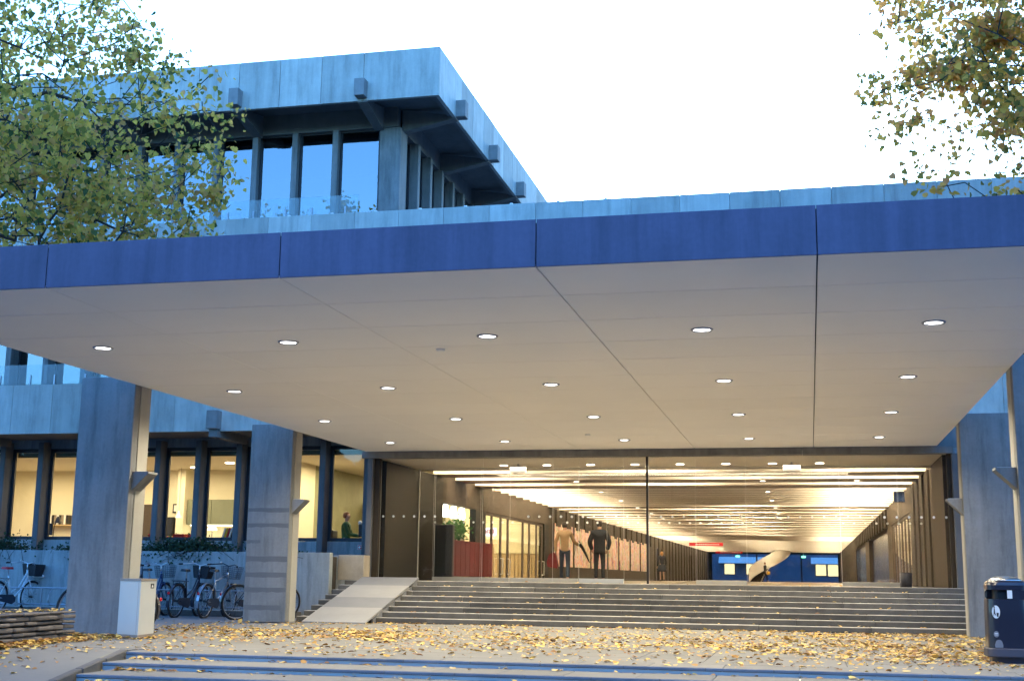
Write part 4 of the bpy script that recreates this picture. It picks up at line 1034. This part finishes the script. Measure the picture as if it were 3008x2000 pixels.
for i, (y, lab) in enumerate(((35.43, 'glowing white pendant lamp over the red counter, leftmost of three'), (36.3, 'glowing white pendant lamp over the red counter, middle of three'), (37.2, 'glowing white pendant lamp over the red counter, rightmost of three'))):
    x = -10.15; pl = tag(empty('pendant_lamp', (x, y, 4.1)), lab, 'pendant lamp', 'pendant lamps over the red counter')
    MB().lathe([(.085, 2.62), (.115, 2.66), (.105, 2.82), (.08, 2.97), (.03, 2.99)], 16, (x, y, 0)).build('shade', 'pendant_glow', pl, smooth=True)
    MB().tube([(x, y, 2.99), (x, y, 4.16)], .006, 5).build('cord', 'black_plastic', pl)
area('reception_light', (-11.6, 36, 4.1), 3, 170, (1, .84, .5), bd, size_y=6)
area('shop_light', (-12.0, 44.5, 4.1), 3, 620, (1, .82, .5), bd, size_y=7)
pp = tag(empty('potted_plant', (-10.25, 36.9, 1.9)), 'leafy green pot plant behind the red counter', 'plant')
rng = np.random.default_rng(3)
pos = rng.normal(size=(420, 3))*np.array([.16, .28, .16])+np.array([-10.25, 36.9, 2.28])
pm = leaf_mesh('foliage', pos-np.array([-10.25, 36.9, 1.9]), rng.uniform(.06, .12, 420), rng.normal(size=(420, 3))+np.array([0, -.3, .8]), rng, 'leaf_pot')
po = bpy.data.objects.new('foliage', pm); COL.objects.link(po); po.parent = pp
MB().lathe([(.12, 1.70), (.16, 1.96), (.15, 1.96), (.12, 1.8)], 14, (-10.25, 36.9, 0)).build('pot', 'terracotta', pp)
MB().tube([(-10.25, 36.9, 1.9), (-10.22, 36.92, 2.2)], .02, 6).build('stem', 'bark', pp)
for i, (a, b, lab) in enumerate(((49.75, 53.75, 'nearest'), (54.2, 58.15, 'second nearest'), (58.6, 63.1, 'third nearest'), (63.7, 66.95, 'fourth nearest'), (67.5, 71.3, 'third farthest'), (71.95, 75.7, 'second farthest'), (76.35, 79.95, 'farthest'))):
    wp = tag(empty('wall_print', (HX0, (a+b)/2, 1.4)), f'colourful abstract wall print in the hall, {lab} of the row', 'wall print', 'abstract prints along the hall wall')
    MB().box(HX0+.005, HX0+.045, a, b, 1.40, 3.07).build('print_sheet', 'abstract_print', wp)
    MB().box(HX0+.002, HX0+.03, a-.05, a-.002, 1.38, 3.09).box(HX0+.002, HX0+.03, b+.002, b+.05, 1.38, 3.09).build('print_frame', 'brown_dark', wp)
for y, x0, x1, z0, z1, lab in ((60, -5.43, -3.88, 2.48, 2.63, 'red hanging sign with white lettering nearer in the hall'), (85, -5.97, -4.25, 2.645, 2.785, 'red hanging sign with white lettering farther down the hall')):
    sg = tag(empty('hanging_sign', ((x0+x1)/2, y, z1)), lab, 'sign', 'red hanging signs in the hall')
    MB().box(x0, x1, y, y+.06, z0, z1, .004).build('board', 'sign_red', sg)
    m = MB(); x = x0+.3
    while x < x1-.15: wd = random.uniform(.03, .07); m.box(x, x+wd, y-.003, y-.001, z0+.05, z1-.05); x += wd+.03
    m.build('lettering', 'sign_white', sg)
    MB().tube([(x0+.2, y+.03, z1), (x0+.2, y+.03, HC)], .006, 4).tube([(x1-.2, y+.03, z1), (x1-.2, y+.03, HC)], .006, 4).build('hanger', 'steel_dull', sg)
for x, lab in ((-6.9, 'small pale box fitting under the vestibule ceiling, left one'), (-.35, 'small pale box fitting under the vestibule ceiling, right one')):
    es = tag(empty('ceiling_fitting', (x, 30.45, 3.68)), lab, 'fitting', 'box fittings under the vestibule ceiling')
    MB().box(x-.20, x+.20, 30.42, 30.50, 3.46, 3.62, .01).build('box_body', 'steel_dull', es); MB().box(x-.02, x+.02, 30.44, 30.48, 3.62, 3.68).build('stem', 'rail_metal', es)
for x, lab in ((-6.95, 'small green glowing exit sign at the far end, left one'), (-.6, 'small green glowing exit sign at the far end, right one')):
    es = tag(empty('exit_sign', (x, 129.5, 3.35)), lab, 'exit sign', 'exit signs at the far end of the hall')
    MB().box(x-.2, x+.2, 129.4, 129.5, 3.18, 3.36).build('sign_box', 'exit_green', es); MB().tube([(x, 129.45, 3.36), (x, 129.45, HC)], .02, 5).build('stem', 'rail_metal', es)
sn = tag(empty('wall_screen', (2.7, 39.6, 3.3)), 'dark blue information screen high on the right hall wall', 'screen')
MB().box(2.50, 2.82, 39.9, 39.98, 3.30, 3.62, .006).build('casing', 'black_plastic', sn); MB().box(2.52, 2.80, 39.893, 39.899, 3.32, 3.60).build('display', 'blue_screen', sn)
hb2 = tag(empty('waste_basket', (2.1, 30.5, .84)), 'dark cylindrical waste basket inside the glass by the right wall', 'waste basket')
MB().lathe([(.13, .84), (.145, 1.16), (.135, 1.16), (.12, .87)], 20, (2.1, 30.5, 0)).build('basket_body', 'bin_skirt', hb2, smooth=True)
MB().ring((2.1, 30.5, 1.16), (0, 0, 1), .14, .008, 20, 6).build('rim', 'black', hb2)
dp = tag(empty('display_column', (-9.6, 32.7, .84)), 'tall black display column at the left inside the glass', 'display')
MB().box(-9.62, -9.12, 32.6, 32.78, .90, 2.30, .02).build('casing', 'black_plastic', dp); MB().box(-9.57, -9.17, 32.56, 32.82, .842, .898, .01).build('foot', 'black', dp)
ss = tag(empty('shop_sign', (-10.5, 41.2, 2.2)), 'glowing white shop sign with red lettering behind the glass doors', 'sign')
MB().box(-10.75, -10.03, 41.1, 41.18, 2.28, 2.54, .006).build('light_box', 'shop_sign', ss)
m = MB(); x = -10.68
while x < -10.12: wd = random.uniform(.025, .05); m.box(x, x+wd, 41.093, 41.098, 2.35, 2.49 if random.random() > .5 else 2.46); x += wd+.02
m.build('lettering', 'sign_red', ss)
# curved white stair near the far end
cs = tag(empty('spiral_stair', (-3.6, 118, .84)), 'white curved stair with solid balustrade at the far end of the hall', 'staircase')
cx0, cy0 = -3.55, 119.2
def helix(rad, z_add, hh, a0, a1, n=28):
    V = []; F = []
    for i in range(n+1):
        u = i/n; a = a0+(a1-a0)*u; z = .84+(3.2)*u+z_add
        for dr in (0, .09):
            for dz in (0, hh): V.append((cx0+(rad+dr)*math.cos(a), cy0+(rad+dr)*math.sin(a), max(z+dz, .845) if dz == 0 else z+dz))
    for i in range(n):
        b = i*4; F += [[b, b+4, b+5, b+1], [b+2, b+3, b+7, b+6], [b+1, b+5, b+7, b+3], [b, b+2, b+6, b+4]]
    F += [[0, 1, 3, 2], [n*4, n*4+2, n*4+3, n*4+1]]
    return MB().add(V, F)
helix(1.80, -.18, 1.15, R(-175), R(20)).build('outer_balustrade', 'white_plaster', cs, smooth=False)
helix(.75, -.18, 1.15, R(-175), R(20)).build('inner_balustrade', 'white_plaster', cs, smooth=False)
for i in range(18):
    a = R(-175)+R(195)*i/18; a2 = R(-175)+R(195)*(i+1)/18; z = .84+3.2*(i+1)/18
    P = [(cx0+rr*math.cos(t), cy0+rr*math.sin(t)) for rr, t in ((.85, a), (1.79, a), (1.79, a2), (.85, a2))]
    MB().prism(P, z-.20, z).build('tread', 'brown_dark', cs)
# courtyard building beyond the far end
fb = tag(empty('courtyard_building', (-3.5, 146, 0)), 'dark building across the courtyard with lit windows at the far end', 'building')
MB().box(-30, 25, 146, 150, 0, 14).build('wall', 'far_wall', fb)
MB().prism_x([(144.9, 2.80), (145.99, 2.80), (145.99, 3.5)], -9.9, -4.6).prism_x([(144.9, 2.80), (145.99, 2.80), (145.99, 3.5)], .1, 4.2).build('pale_fascia', 'far_fascia', fb)
for x0, x1, z0, z1 in ((-9.3, -8.2, 1.60, 2.72), (-6.9, -6.1, 1.6, 2.72), (.6, 1.7, 1.55, 2.72), (1.9, 3.2, 1.5, 2.73)):
    q = MB().box(x0-.06, x1+.06, 145.96, 145.995, z0-.06, z1+.06).build('window', 'window_frame', fb); MB().box(x0, x1, 145.92, 145.955, z0, z1).build('pane', 'lit_window', q)

# ================================================================== OFFICE FITTINGS
for i, (x, y, lab) in enumerate(((-16.37, 32.3, 'round office ceiling light above the window left of the middle'), (-16.48, 34.5, 'round office ceiling light above the green cupboard'), (-19.6, 36.4, 'round office ceiling light near the pale pillar'), (-18.3, 35.9, 'small round office ceiling light beside the window fin'), (-20.2, 35.5, 'round office ceiling light beside the left column'), (-20.26, 32.2, 'bright round office ceiling light left of the left column'))):
    ol = tag(empty('ceiling_lamp', (x, y, 4.16)), lab, 'ceiling lamp', 'office ceiling lamps')
    MB().lathe([(.13, 4.128), (.13, 4.135)], 16, (x, y, 0)).build('diffuser', 'office_lamp', ol); MB().ring((x, y, 4.145), (0, 0, 1), .14, .014, 18, 5).build('trim', 'sign_white', ol)
for x in (-24, -21.5, -18.8, -16.2): area('office_light', (x, 34.5, 4.05), 1.2, 135, (1, .82, .50), bd, size_y=3.2)
area('office_light', (-13.0, 34.5, 4.05), 1.6, 115, (1, .82, .50), bd, size_y=3.2)
def item(name, label, cat, loc): return tag(empty(name, loc), label, cat)
o = item('wall_cupboard', 'dark olive wall cupboard over the lit work surface in the office', 'cupboard', (-18.1, 37.1, 2.4))
for a, b in ((-18.92, -18.1), (-18.09, -17.27)): MB().box(a, b, 36.75, 37.19, 2.44, 3.21, .01).build('door', 'olive_board', o)
MB().box(-18.85, -17.35, 36.9, 37.0, 2.40, 2.437).build('strip_light', 'desk_glow', o)
o = item('work_surface', 'bright work surface under the olive wall cupboard', 'desk', (-18.1, 36.9, 1.15)); MB().box(-18.9, -17.2, 36.5, 37.19, 1.83, 1.87, .006).build('top', 'book_white', o)
for x in (-18.85, -17.25): MB().box(x-.03, x+.03, 36.55, 37.15, 1.15, 1.829).build('leg', 'book_white', o)
o = item('tall_cabinet', 'dark tall cabinet standing by the pale pillar in the office', 'cabinet', (-19.5, 36.8, 1.15)); MB().box(-19.75, -19.28, 36.6, 37.15, 1.152, 2.66, .01).build('carcass', 'black_plastic', o); MB().box(-19.74, -19.29, 36.57, 36.598, 1.2, 2.6, .004).build('door', 'black_plastic', o); MB().box(-19.34, -19.32, 36.55, 36.57, 1.8, 2.0).build('handle', 'steel', o)
o = item('office_door', 'dark brown door in the office back wall', 'door', (-20.6, 37.15, 1.15)); MB().box(-20.95, -20.22, 37.14, 37.195, 1.152, 3.08).build('leaf', 'brown_dark', o); MB().box(-21.02, -20.955, 37.12, 37.197, 1.152, 3.15).box(-20.215, -20.15, 37.12, 37.197, 1.152, 3.15).box(-20.955, -20.215, 37.12, 37.197, 3.085, 3.15).build('frame', 'cream', o)
for x, lab in ((-18.95, 'small white cone lamp hanging left of the olive cupboard'), (-18.15, 'small white cone lamp hanging in front of the olive cupboard')):
    o = item('cone_lamp', lab, 'pendant lamp', (x, 36.3, 4.1)); MB().lathe([(.10, 2.62), (.03, 2.80), (.02, 2.84)], 14, (x, 36.3, 0)).build('shade', 'sign_white', o); MB().tube([(x, 36.3, 2.84), (x, 36.3, 4.16)], .005, 4).build('cord', 'black_plastic', o)
for k, (x0, x1, lab) in enumerate(((-17.50, -17.36, 'small red crate on the sill close to the left column'), (-16.76, -16.44, 'wide red crate on the office window sill'), (-16.33, -16.14, 'red crate on the sill touching the window fin'))):
    o = item('crate', lab, 'crate', ((x0+x1)/2, 32, 1.8)); MB().box(x0, x1, 31.85, 32.1, 1.86, 1.97, .004).box(x0-.008, x1+.008, 31.842, 32.108, 1.97, 1.985).build('body', 'red_plastic', o)
o = item('toy_pile', 'orange and yellow small things on the office sill', 'ornament', (-16.9, 32, 1.8)); MB().ellipsoid((-16.97, 31.95, 1.895), (.035, .035, .035)).build('ball', 'saddle_red', o, smooth=True); MB().box(-16.93, -16.83, 31.9, 31.98, 1.86, 1.93, .01).build('block', 'yellow_plastic', o)
o = item('window_desk', 'long desk just inside the office windows', 'desk', (-17.5, 32, 1.15)); MB().box(-22.3, -14.9, 31.75, 32.4, 1.825, 1.858, .005).build('top', 'office_floor', o)
for x in (-22.2, -19.8, -17.4, -15.0): MB().box(x-.03, x+.03, 31.85, 32.3, 1.15, 1.824).build('leg', 'black_plastic', o)
for k in range(6):
    o = item('book', ('white upright book beside the desk lamp', 'yellow upright book in the office window', 'red upright book in the office window', 'pale upright book next to the red one', 'black upright book next to the window fin', 'white leaning book at the window fin')[k], 'book', (-15.3+.06*k, 32, 1.86))
    x = -15.35+.065*k; MB().hexa([(x, 31.85, 1.86), (x+.045, 31.85, 1.86), (x+.045, 32.1, 1.86), (x, 32.1, 1.86), (x+.09, 31.85, 2.16), (x+.135, 31.85, 2.15), (x+.135, 32.1, 2.15), (x+.09, 32.1, 2.16)]).build('cover', ('book_white', 'yellow_plastic', 'red_plastic', 'book_white', 'black_plastic', 'book_white')[k], o)
o = item('desk_lamp', 'white desk lamp glaring behind the window left of the striped column', 'desk lamp', (-15.75, 32.05, 1.86)); MB().lathe([(.13, 2.10), (.11, 2.16), (.05, 2.22)], 16, (-15.72, 32.05, 0)).build('shade', 'desk_glow', o, smooth=True); MB().tube([(-15.72, 32.05, 1.86), (-15.72, 32.05, 2.12)], .012, 6).lathe([(.09, 1.86), (.09, 1.875)], 14, (-15.72, 32.05, 0)).build('stand', 'steel', o)
for x, lab in ((-19.55, 'black monitor in the window right of the left fin'), (-20.75, 'black monitor in the leftmost lit window'), (-11.25, 'black monitor in front of the seated person')):
    z = 1.86 if x < -12 else 1.86; o = item('monitor', lab, 'monitor', (x, 31.95, z)); MB().box(x-.26, x+.26, 31.95, 31.99, z+.08, z+.40, .006).build('display', 'black_plastic', o); MB().box(x-.03, x+.03, 31.96, 31.985, z+.015, z+.079).box(x-.1, x+.1, 31.9, 32.06, z+.001, z+.014).build('stand', 'black_plastic', o)
for x, lab in ((-20.55, 'angled desk lamp silhouette in the leftmost lit window'), (-19.95, 'angled desk lamp silhouette next to the left column')):
    o = item('desk_lamp', lab, 'desk lamp', (x, 32.1, 1.86)); MB().tube([(x, 32.1, 1.86), (x+.02, 32.1, 2.2), (x+.1, 32.1, 2.42)], .012, 6).build('arm', 'black_plastic', o); MB().lathe([(.11, 2.28), (.03, 2.46)], 14, (x+.13, 32.1, 0)).build('shade', 'terracotta', o)
o = item('reception_desk', 'desk at the window in front of the seated person', 'desk', (-11.5, 32, .85)); MB().box(-12.9, -11.06, 31.65, 32.15, 1.825, 1.858, .005).build('top', 'wood_panel', o)
for x in (-12.85, -11.15): MB().box(x-.03, x+.03, 31.7, 32.1, .84, 1.824).build('leg', 'black_plastic', o)
o = item('office_chair', 'dark office chair under the seated person', 'chair', (-12.05, 32.3, .84)); MB().box(-12.28, -11.85, 32.08, 32.52, 1.66, 1.72, .02).build('seat', 'black_plastic', o); MB().box(-12.34, -12.29, 32.1, 32.5, 1.75, 2.12, .015).build('backrest', 'black_plastic', o); MB().tube([(-12.06, 32.3, .85), (-12.06, 32.3, 1.66)], .03, 8).build('leg', 'steel_dull', o)
o = item('globe_lamp', 'round white globe on a stem in front of the seated person', 'lamp', (-11.55, 32.1, 1.86)); MB().ellipsoid((-11.5, 32.05, 2.30), (.06, .06, .07)).build('globe', 'sign_white', o, smooth=True); MB().tube([(-11.5, 32.05, 1.86), (-11.5, 32.05, 2.25)], .01, 6).build('stem', 'steel_dull', o)
o = item('wall_picture', 'small dark framed picture on the office back wall by the pillar', 'picture', (-19.6, 37.15, 2.9)); MB().box(-19.62, -19.32, 37.16, 37.195, 2.82, 3.10).build('frame', 'black_plastic', o); MB().box(-19.58, -19.36, 37.155, 37.159, 2.86, 3.06).build('print', 'book_white', o)
o = item('wall_shelf', 'wooden wall shelf with folders behind the leftmost lit windows', 'shelf', (-23.2, 37.0, 2.4)); MB().box(-24.4, -22.4, 36.9, 37.19, 2.40, 2.43).build('board', 'wood_panel', o)
for q in range(14): piece('folder', (.07, .22, .30), (-24.3+q*.085, 37.05, 2.585), ('book_white', 'black_plastic', 'office_floor')[q % 3], o, .004)
fs = tag(empty('fire_hose_sign', (-11.17, 31.25, 1.65)), 'small red fire hose sign under the last office window', 'sign')
MB().box(-11.26, -11.08, 31.245, 31.255, 1.60, 1.71).build('plate', 'sign_red', fs)
MB().box(-11.262, -11.078, 31.242, 31.2445, 1.705, 1.712).box(-11.262, -11.078, 31.242, 31.2445, 1.598, 1.605).box(-11.262, -11.255, 31.242, 31.2445, 1.605, 1.705).box(-11.085, -11.078, 31.242, 31.2445, 1.605, 1.705).build('border', 'sign_white', fs)
MB().prism_y([(-11.215+.03*math.cos(t*.7), 1.655+.032*math.sin(t*.7)) for t in range(9)], 31.242, 31.2445).build('symbol', 'sign_white', fs)
MB().prism_y([(-11.185, 1.67), (-11.12, 1.69), (-11.12, 1.68), (-11.18, 1.655)], 31.242, 31.2445).build('symbol', 'sign_white', fs)

# ================================================================== VEGETATION
def grow_tree(name, label, base, trunk_top, centre, radii, npts, nleaf, seed, leafm, lsize, thin=None, group=None, zmin=4.5):
    rng = np.random.default_rng(seed)
    r = tag(empty(name, base), label, 'tree', group)
    B = np.array(base, float)
    # attraction points in an uneven ellipsoid
    P = []
    lob = rng.normal(size=(9, 3)); lob /= np.linalg.norm(lob, axis=1, keepdims=True); amp = rng.uniform(-.22, .18, 9)
    while len(P) < npts:
        d = rng.normal(size=3); d /= np.linalg.norm(d); rad = rng.random()**.45
        k = 1+sum(a*max(0, d@l)**3 for a, l in zip(amp, lob))
        p = np.array(centre)+d*rad*np.array(radii)*k
        if p[2] > zmin and (thin is None or thin(p, rng)): P.append(p)
    P = np.array(P)
    tt = np.array(trunk_top, float)
    nodes = [B, B*.5+tt*.5+rng.normal(size=3)*.1, tt]; par = [-1, 0, 1]
    top = np.array(centre)+np.array([0, 0, radii[2]*.55])
    for i in range(1, 7): nodes.append(tt+(top-tt)*i/6+rng.normal(size=3)*.18); par.append(len(nodes)-2)
    start = 2
    order = np.argsort(np.linalg.norm(P-(tt+top)/2, axis=1))
    NA = [np.array(n_) for n_ in nodes]; depth = [0.0]*len(NA)
    for i in range(1, len(NA)): depth[i] = depth[par[i]]+.35*np.linalg.norm(NA[i]-NA[par[i]])
    for idx in order:
        p = P[idx]; arr = np.array(NA[start:]); dd = np.array(depth[start:])
        dist = np.linalg.norm(arr-p, axis=1)
        up = np.maximum(0, arr[:, 2]-p[2])*.25
        j = int(np.argmin(dist+.18*dd+up))+start
        q = NA[j]; L_ = np.linalg.norm(p-q); ns = max(1, int(L_/.55)); prev = j
        sag = np.array([0, 0, .12*L_])
        for s in range(1, ns+1):
            u = s/ns; v = q+(p-q)*u+sag*math.sin(math.pi*u)+rng.normal(size=3)*.05*(s < ns)
            NA.append(v); par.append(prev); depth.append(depth[prev]+np.linalg.norm(v-NA[prev])); prev = len(NA)-1
    n = len(NA); cnt = np.zeros(n); kids = [0]*n
    for i in range(n-1, 0, -1):
        if kids[i] == 0: cnt[i] = 1
        cnt[par[i]] += cnt[i]; kids[par[i]] += 1
    rad = np.maximum(.0068*np.power(np.maximum(cnt, 1), .53), .0105)
    tk, tw = MB(), MB()
    for i in range(1, n):
        m = tk if cnt[i] > 14 else tw; a, b = rad[par[i]] if i > 1 else rad[1]*1.35, rad[i]
        a = min(a, b*1.5) if i > 2 else a
        m.tube([NA[par[i]], NA[i]], [a, b], 8 if cnt[i] > 60 else (5 if cnt[i] > 6 else 3), False)
    tk.build('trunk', 'bark', r, smooth=True); tw.build('twigs', 'bark', r)
    leafnodes = np.array([NA[i] for i in range(3, n) if cnt[i] <= 3])
    wgt = rng.gamma(.75, 1, len(leafnodes)); ids = rng.choice(len(leafnodes), nleaf, p=wgt/wgt.sum())     # some twigs full, some nearly bare
    pos = leafnodes[ids]+rng.normal(size=(nleaf, 3))*np.array([.20, .20, .16])
    nr = rng.normal(size=(nleaf, 3))+np.array([0, -.35, .35])
    me = leaf_mesh('crown', pos-B, rng.uniform(.5, 1.25, nleaf)*lsize, nr, rng, leafm, droop=(0, 0, -.9))
    o_ = bpy.data.objects.new('crown', me); COL.objects.link(o_); o_.parent = r
    return r
def thin_left(p, rng):
    # the crown is looser towards the sky on its right-hand upper side
    k = 1.0
    if p[2] > 9.2: k = .75
    if p[0] > -14.2 and p[2] > 9.4: k = .5
    if p[0] > -12.4 and p[2] > 10: k = .3
    return rng.random() < k
grow_tree('linden_tree', 'large linden tree with green and yellow leaves over the left of the canopy', (-17.6, 21.2, -.02), (-17.3, 21.1, 4.4), (-15.6, 21.4, 8.9), (5.7, 4.4, 5.0), 1150, 24000, 11, 'leaf_left', .110, thin_left, zmin=5.9)
grow_tree('linden_tree', 'linden tree with browning leaves at the upper right edge', (7.6, 20.6, -.02), (7.4, 20.7, 4.6), (6.05, 20.8, 9.7), (4.9, 4.0, 4.3), 950, 30000, 23, 'leaf_right', .108, zmin=6.6)

def clump(label, c, rad, n, seed, hang):
    rng = np.random.default_rng(seed); r = tag(empty('trailing_plant', (c[0], c[1], c[2])), label, 'plant', 'plants trailing over the planter wall')
    pos = rng.normal(size=(n, 3))*np.array(rad); pos[:, 2] = np.abs(pos[:, 2])*.9
    front = pos[:, 1] < -.18; pos[front, 2] -= rng.random(front.sum())*hang
    pos[:, 1] = np.maximum(pos[:, 1], -.30-.15*rng.random(n))
    me = leaf_mesh('foliage', pos, rng.uniform(.035, .075, n), rng.normal(size=(n, 3))+np.array([0, -.5, .4]), rng, 'leaf_ivy', droop=(0, -.4, -.5))
    o_ = bpy.data.objects.new('foliage', me); COL.objects.link(o_); o_.parent = r
    st = MB()
    for i in range(max(6, int(rad[0]*40))):
        x = rng.normal()*rad[0]*1.1; y = -.15; z = abs(rng.normal())*.06
        st.tube([(c[0]+x, c[1]+.1, c[2]), (c[0]+x+rng.normal()*.1, c[1]-.1, c[2]+.10+z), (c[0]+x+rng.normal()*.2, c[1]-.30, c[2]+.02), (c[0]+x+rng.normal()*.25, c[1]-.34, c[2]-hang*rng.random()*1.2)], .005, 4)
    st.build('stems', 'bark', r)
clump('dense dark plant trailing over the wall at the left edge', (-20.2, 28.05, 1.45), (.75, .16, .16), 3800, 5, .55)
clump('thin trailing plant on the planter wall right of the left column', (-16.6, 28.05, 1.43), (.50, .13, .09), 1500, 6, .22)
clump('dense green plant trailing over the wall behind the middle bicycles', (-14.35, 28.05, 1.44), (.48, .16, .14), 3600, 7, .26)
clump('few thin runners on the planter wall right of the striped column', (-11.7, 28.05, 1.41), (.25, .1, .03), 160, 8, .25)

# fallen leaves over plaza, steps and planter
rng = np.random.default_rng(42)
pts = []
def dens(x, y):
    v = .20
    v += .75*np.exp(-((x-2.2)/2.6)**2)*np.clip((y-15.5)/2, 0, 1)              # drift on the right
    v += .50*np.exp(-((y-19.5)/2.0)**2)*(x > -9)                              # belt across the plaza
    v += 2.3*np.exp(-((y-(17.25+.30*(x+10.5)))/.28)**2)*((x < -9.3))          # heap along column and planter
    v += .55*np.exp(-((y-20.6-(x+10)*-.15)/1.2)**2)*(x < -6.0)
    v += .6*np.exp(-((y-25.25)/.14)**2)*(x > -8.6)
    v *= .55+.9*(np.sin(x*1.7+1.3*np.sin(y*1.1))*np.sin(y*1.9+x*.6) > -.1)
    return v
while len(pts) < 11000:
    x = rng.uniform(-11.6, 4.2, 4000); y = rng.uniform(14.6, 25.36, 4000)
    ok = rng.random(4000)*2.3 < dens(x, y)
    pts += [(a, b, .004+rng.random()*.012) for a, b in zip(x[ok], y[ok])]
pts = pts[:11000]
for i in range(420):       # on the front steps, mostly drifted against the risers
    k = rng.integers(1, 4); x = rng.uniform(-7.8, 3.2) if rng.random() > .35 else -8.15+KS*SD*k+abs(rng.normal())*.45
    pts.append((max(x, -8.15+KS*SD*k), EY-SD*k+SD-.02-abs(rng.normal())*.14, -SH*k+.008))
for i in range(330):       # scattered on the entrance steps
    k = rng.integers(0, 8); pts.append((rng.uniform(-8.6, 2.6), SY+ST*k+rng.uniform(.05, ST), SR*(k+1)+.006))
for i in range(900):       # heap along the planter and the column foot
    y = rng.uniform(14.4, 17.95)
    if y < 16.9: pts.append((-10.27+(16.86-y)*.10+abs(rng.normal())*.16, y, .004+rng.random()*.04))
    else: pts.append((rng.uniform(-11.2, -9.95), 18.0-abs(rng.normal())*.28, .004+rng.random()*.03))
for i in range(420):       # sloping path at the left
    y = rng.uniform(12.2, 15.1); x = -10.25+abs(rng.normal())*.45 if rng.random() > .25 else rng.uniform(-10.2, -8.5)
    if x < -8.5: pts.append((x, y, -SH*max(0, EY-y)/SD+.008))
for i in range(330):       # on top of the stone planter
    y = rng.uniform(12, 16.8); pts.append((-10.35+(16.86-y)*.10-rng.random()*.6, y, .405+rng.random()*.02))
for i in range(700):       # bicycle yard
    pts.append((rng.uniform(-19, -10.4), 18.6+abs(rng.normal())*2.5, .0))
pts = np.array(pts); nf = len(pts)
me = leaf_mesh('fallen_leaves', pts, np.clip(rng.gamma(6, .0085, nf), .022, .095), rng.normal(size=(nf, 3))*.2+np.array([0, 0, 1]), rng, 'leaf_fallen')
fo = bpy.data.objects.new('fallen_leaves', me); COL.objects.link(fo); tag(fo, 'yellow and brown leaves scattered over the paving and steps', 'leaves', kind='stuff')

# wood behind the camera: only its reflection shows in the panes
rng = np.random.default_rng(9); n = 60000
ang = rng.uniform(0, 1, n); x = -70+140*ang; yb_ = -34+rng.normal(size=n)*2.5
hgt = 13+2.5*np.sin(x*.22)+1.5*np.sin(x*.61+1); z = -.5+hgt*rng.random(n)**.8
me = leaf_mesh('wood', np.stack([x, yb_, z], 1), rng.uniform(.7, 1.3, n), rng.normal(size=(n, 3)), rng, 'leaf_wood')
wd = bpy.data.objects.new('wood', me); COL.objects.link(wd); tag(wd, 'dark belt of trees behind the viewer, mirrored in the glass', 'trees', kind='stuff')
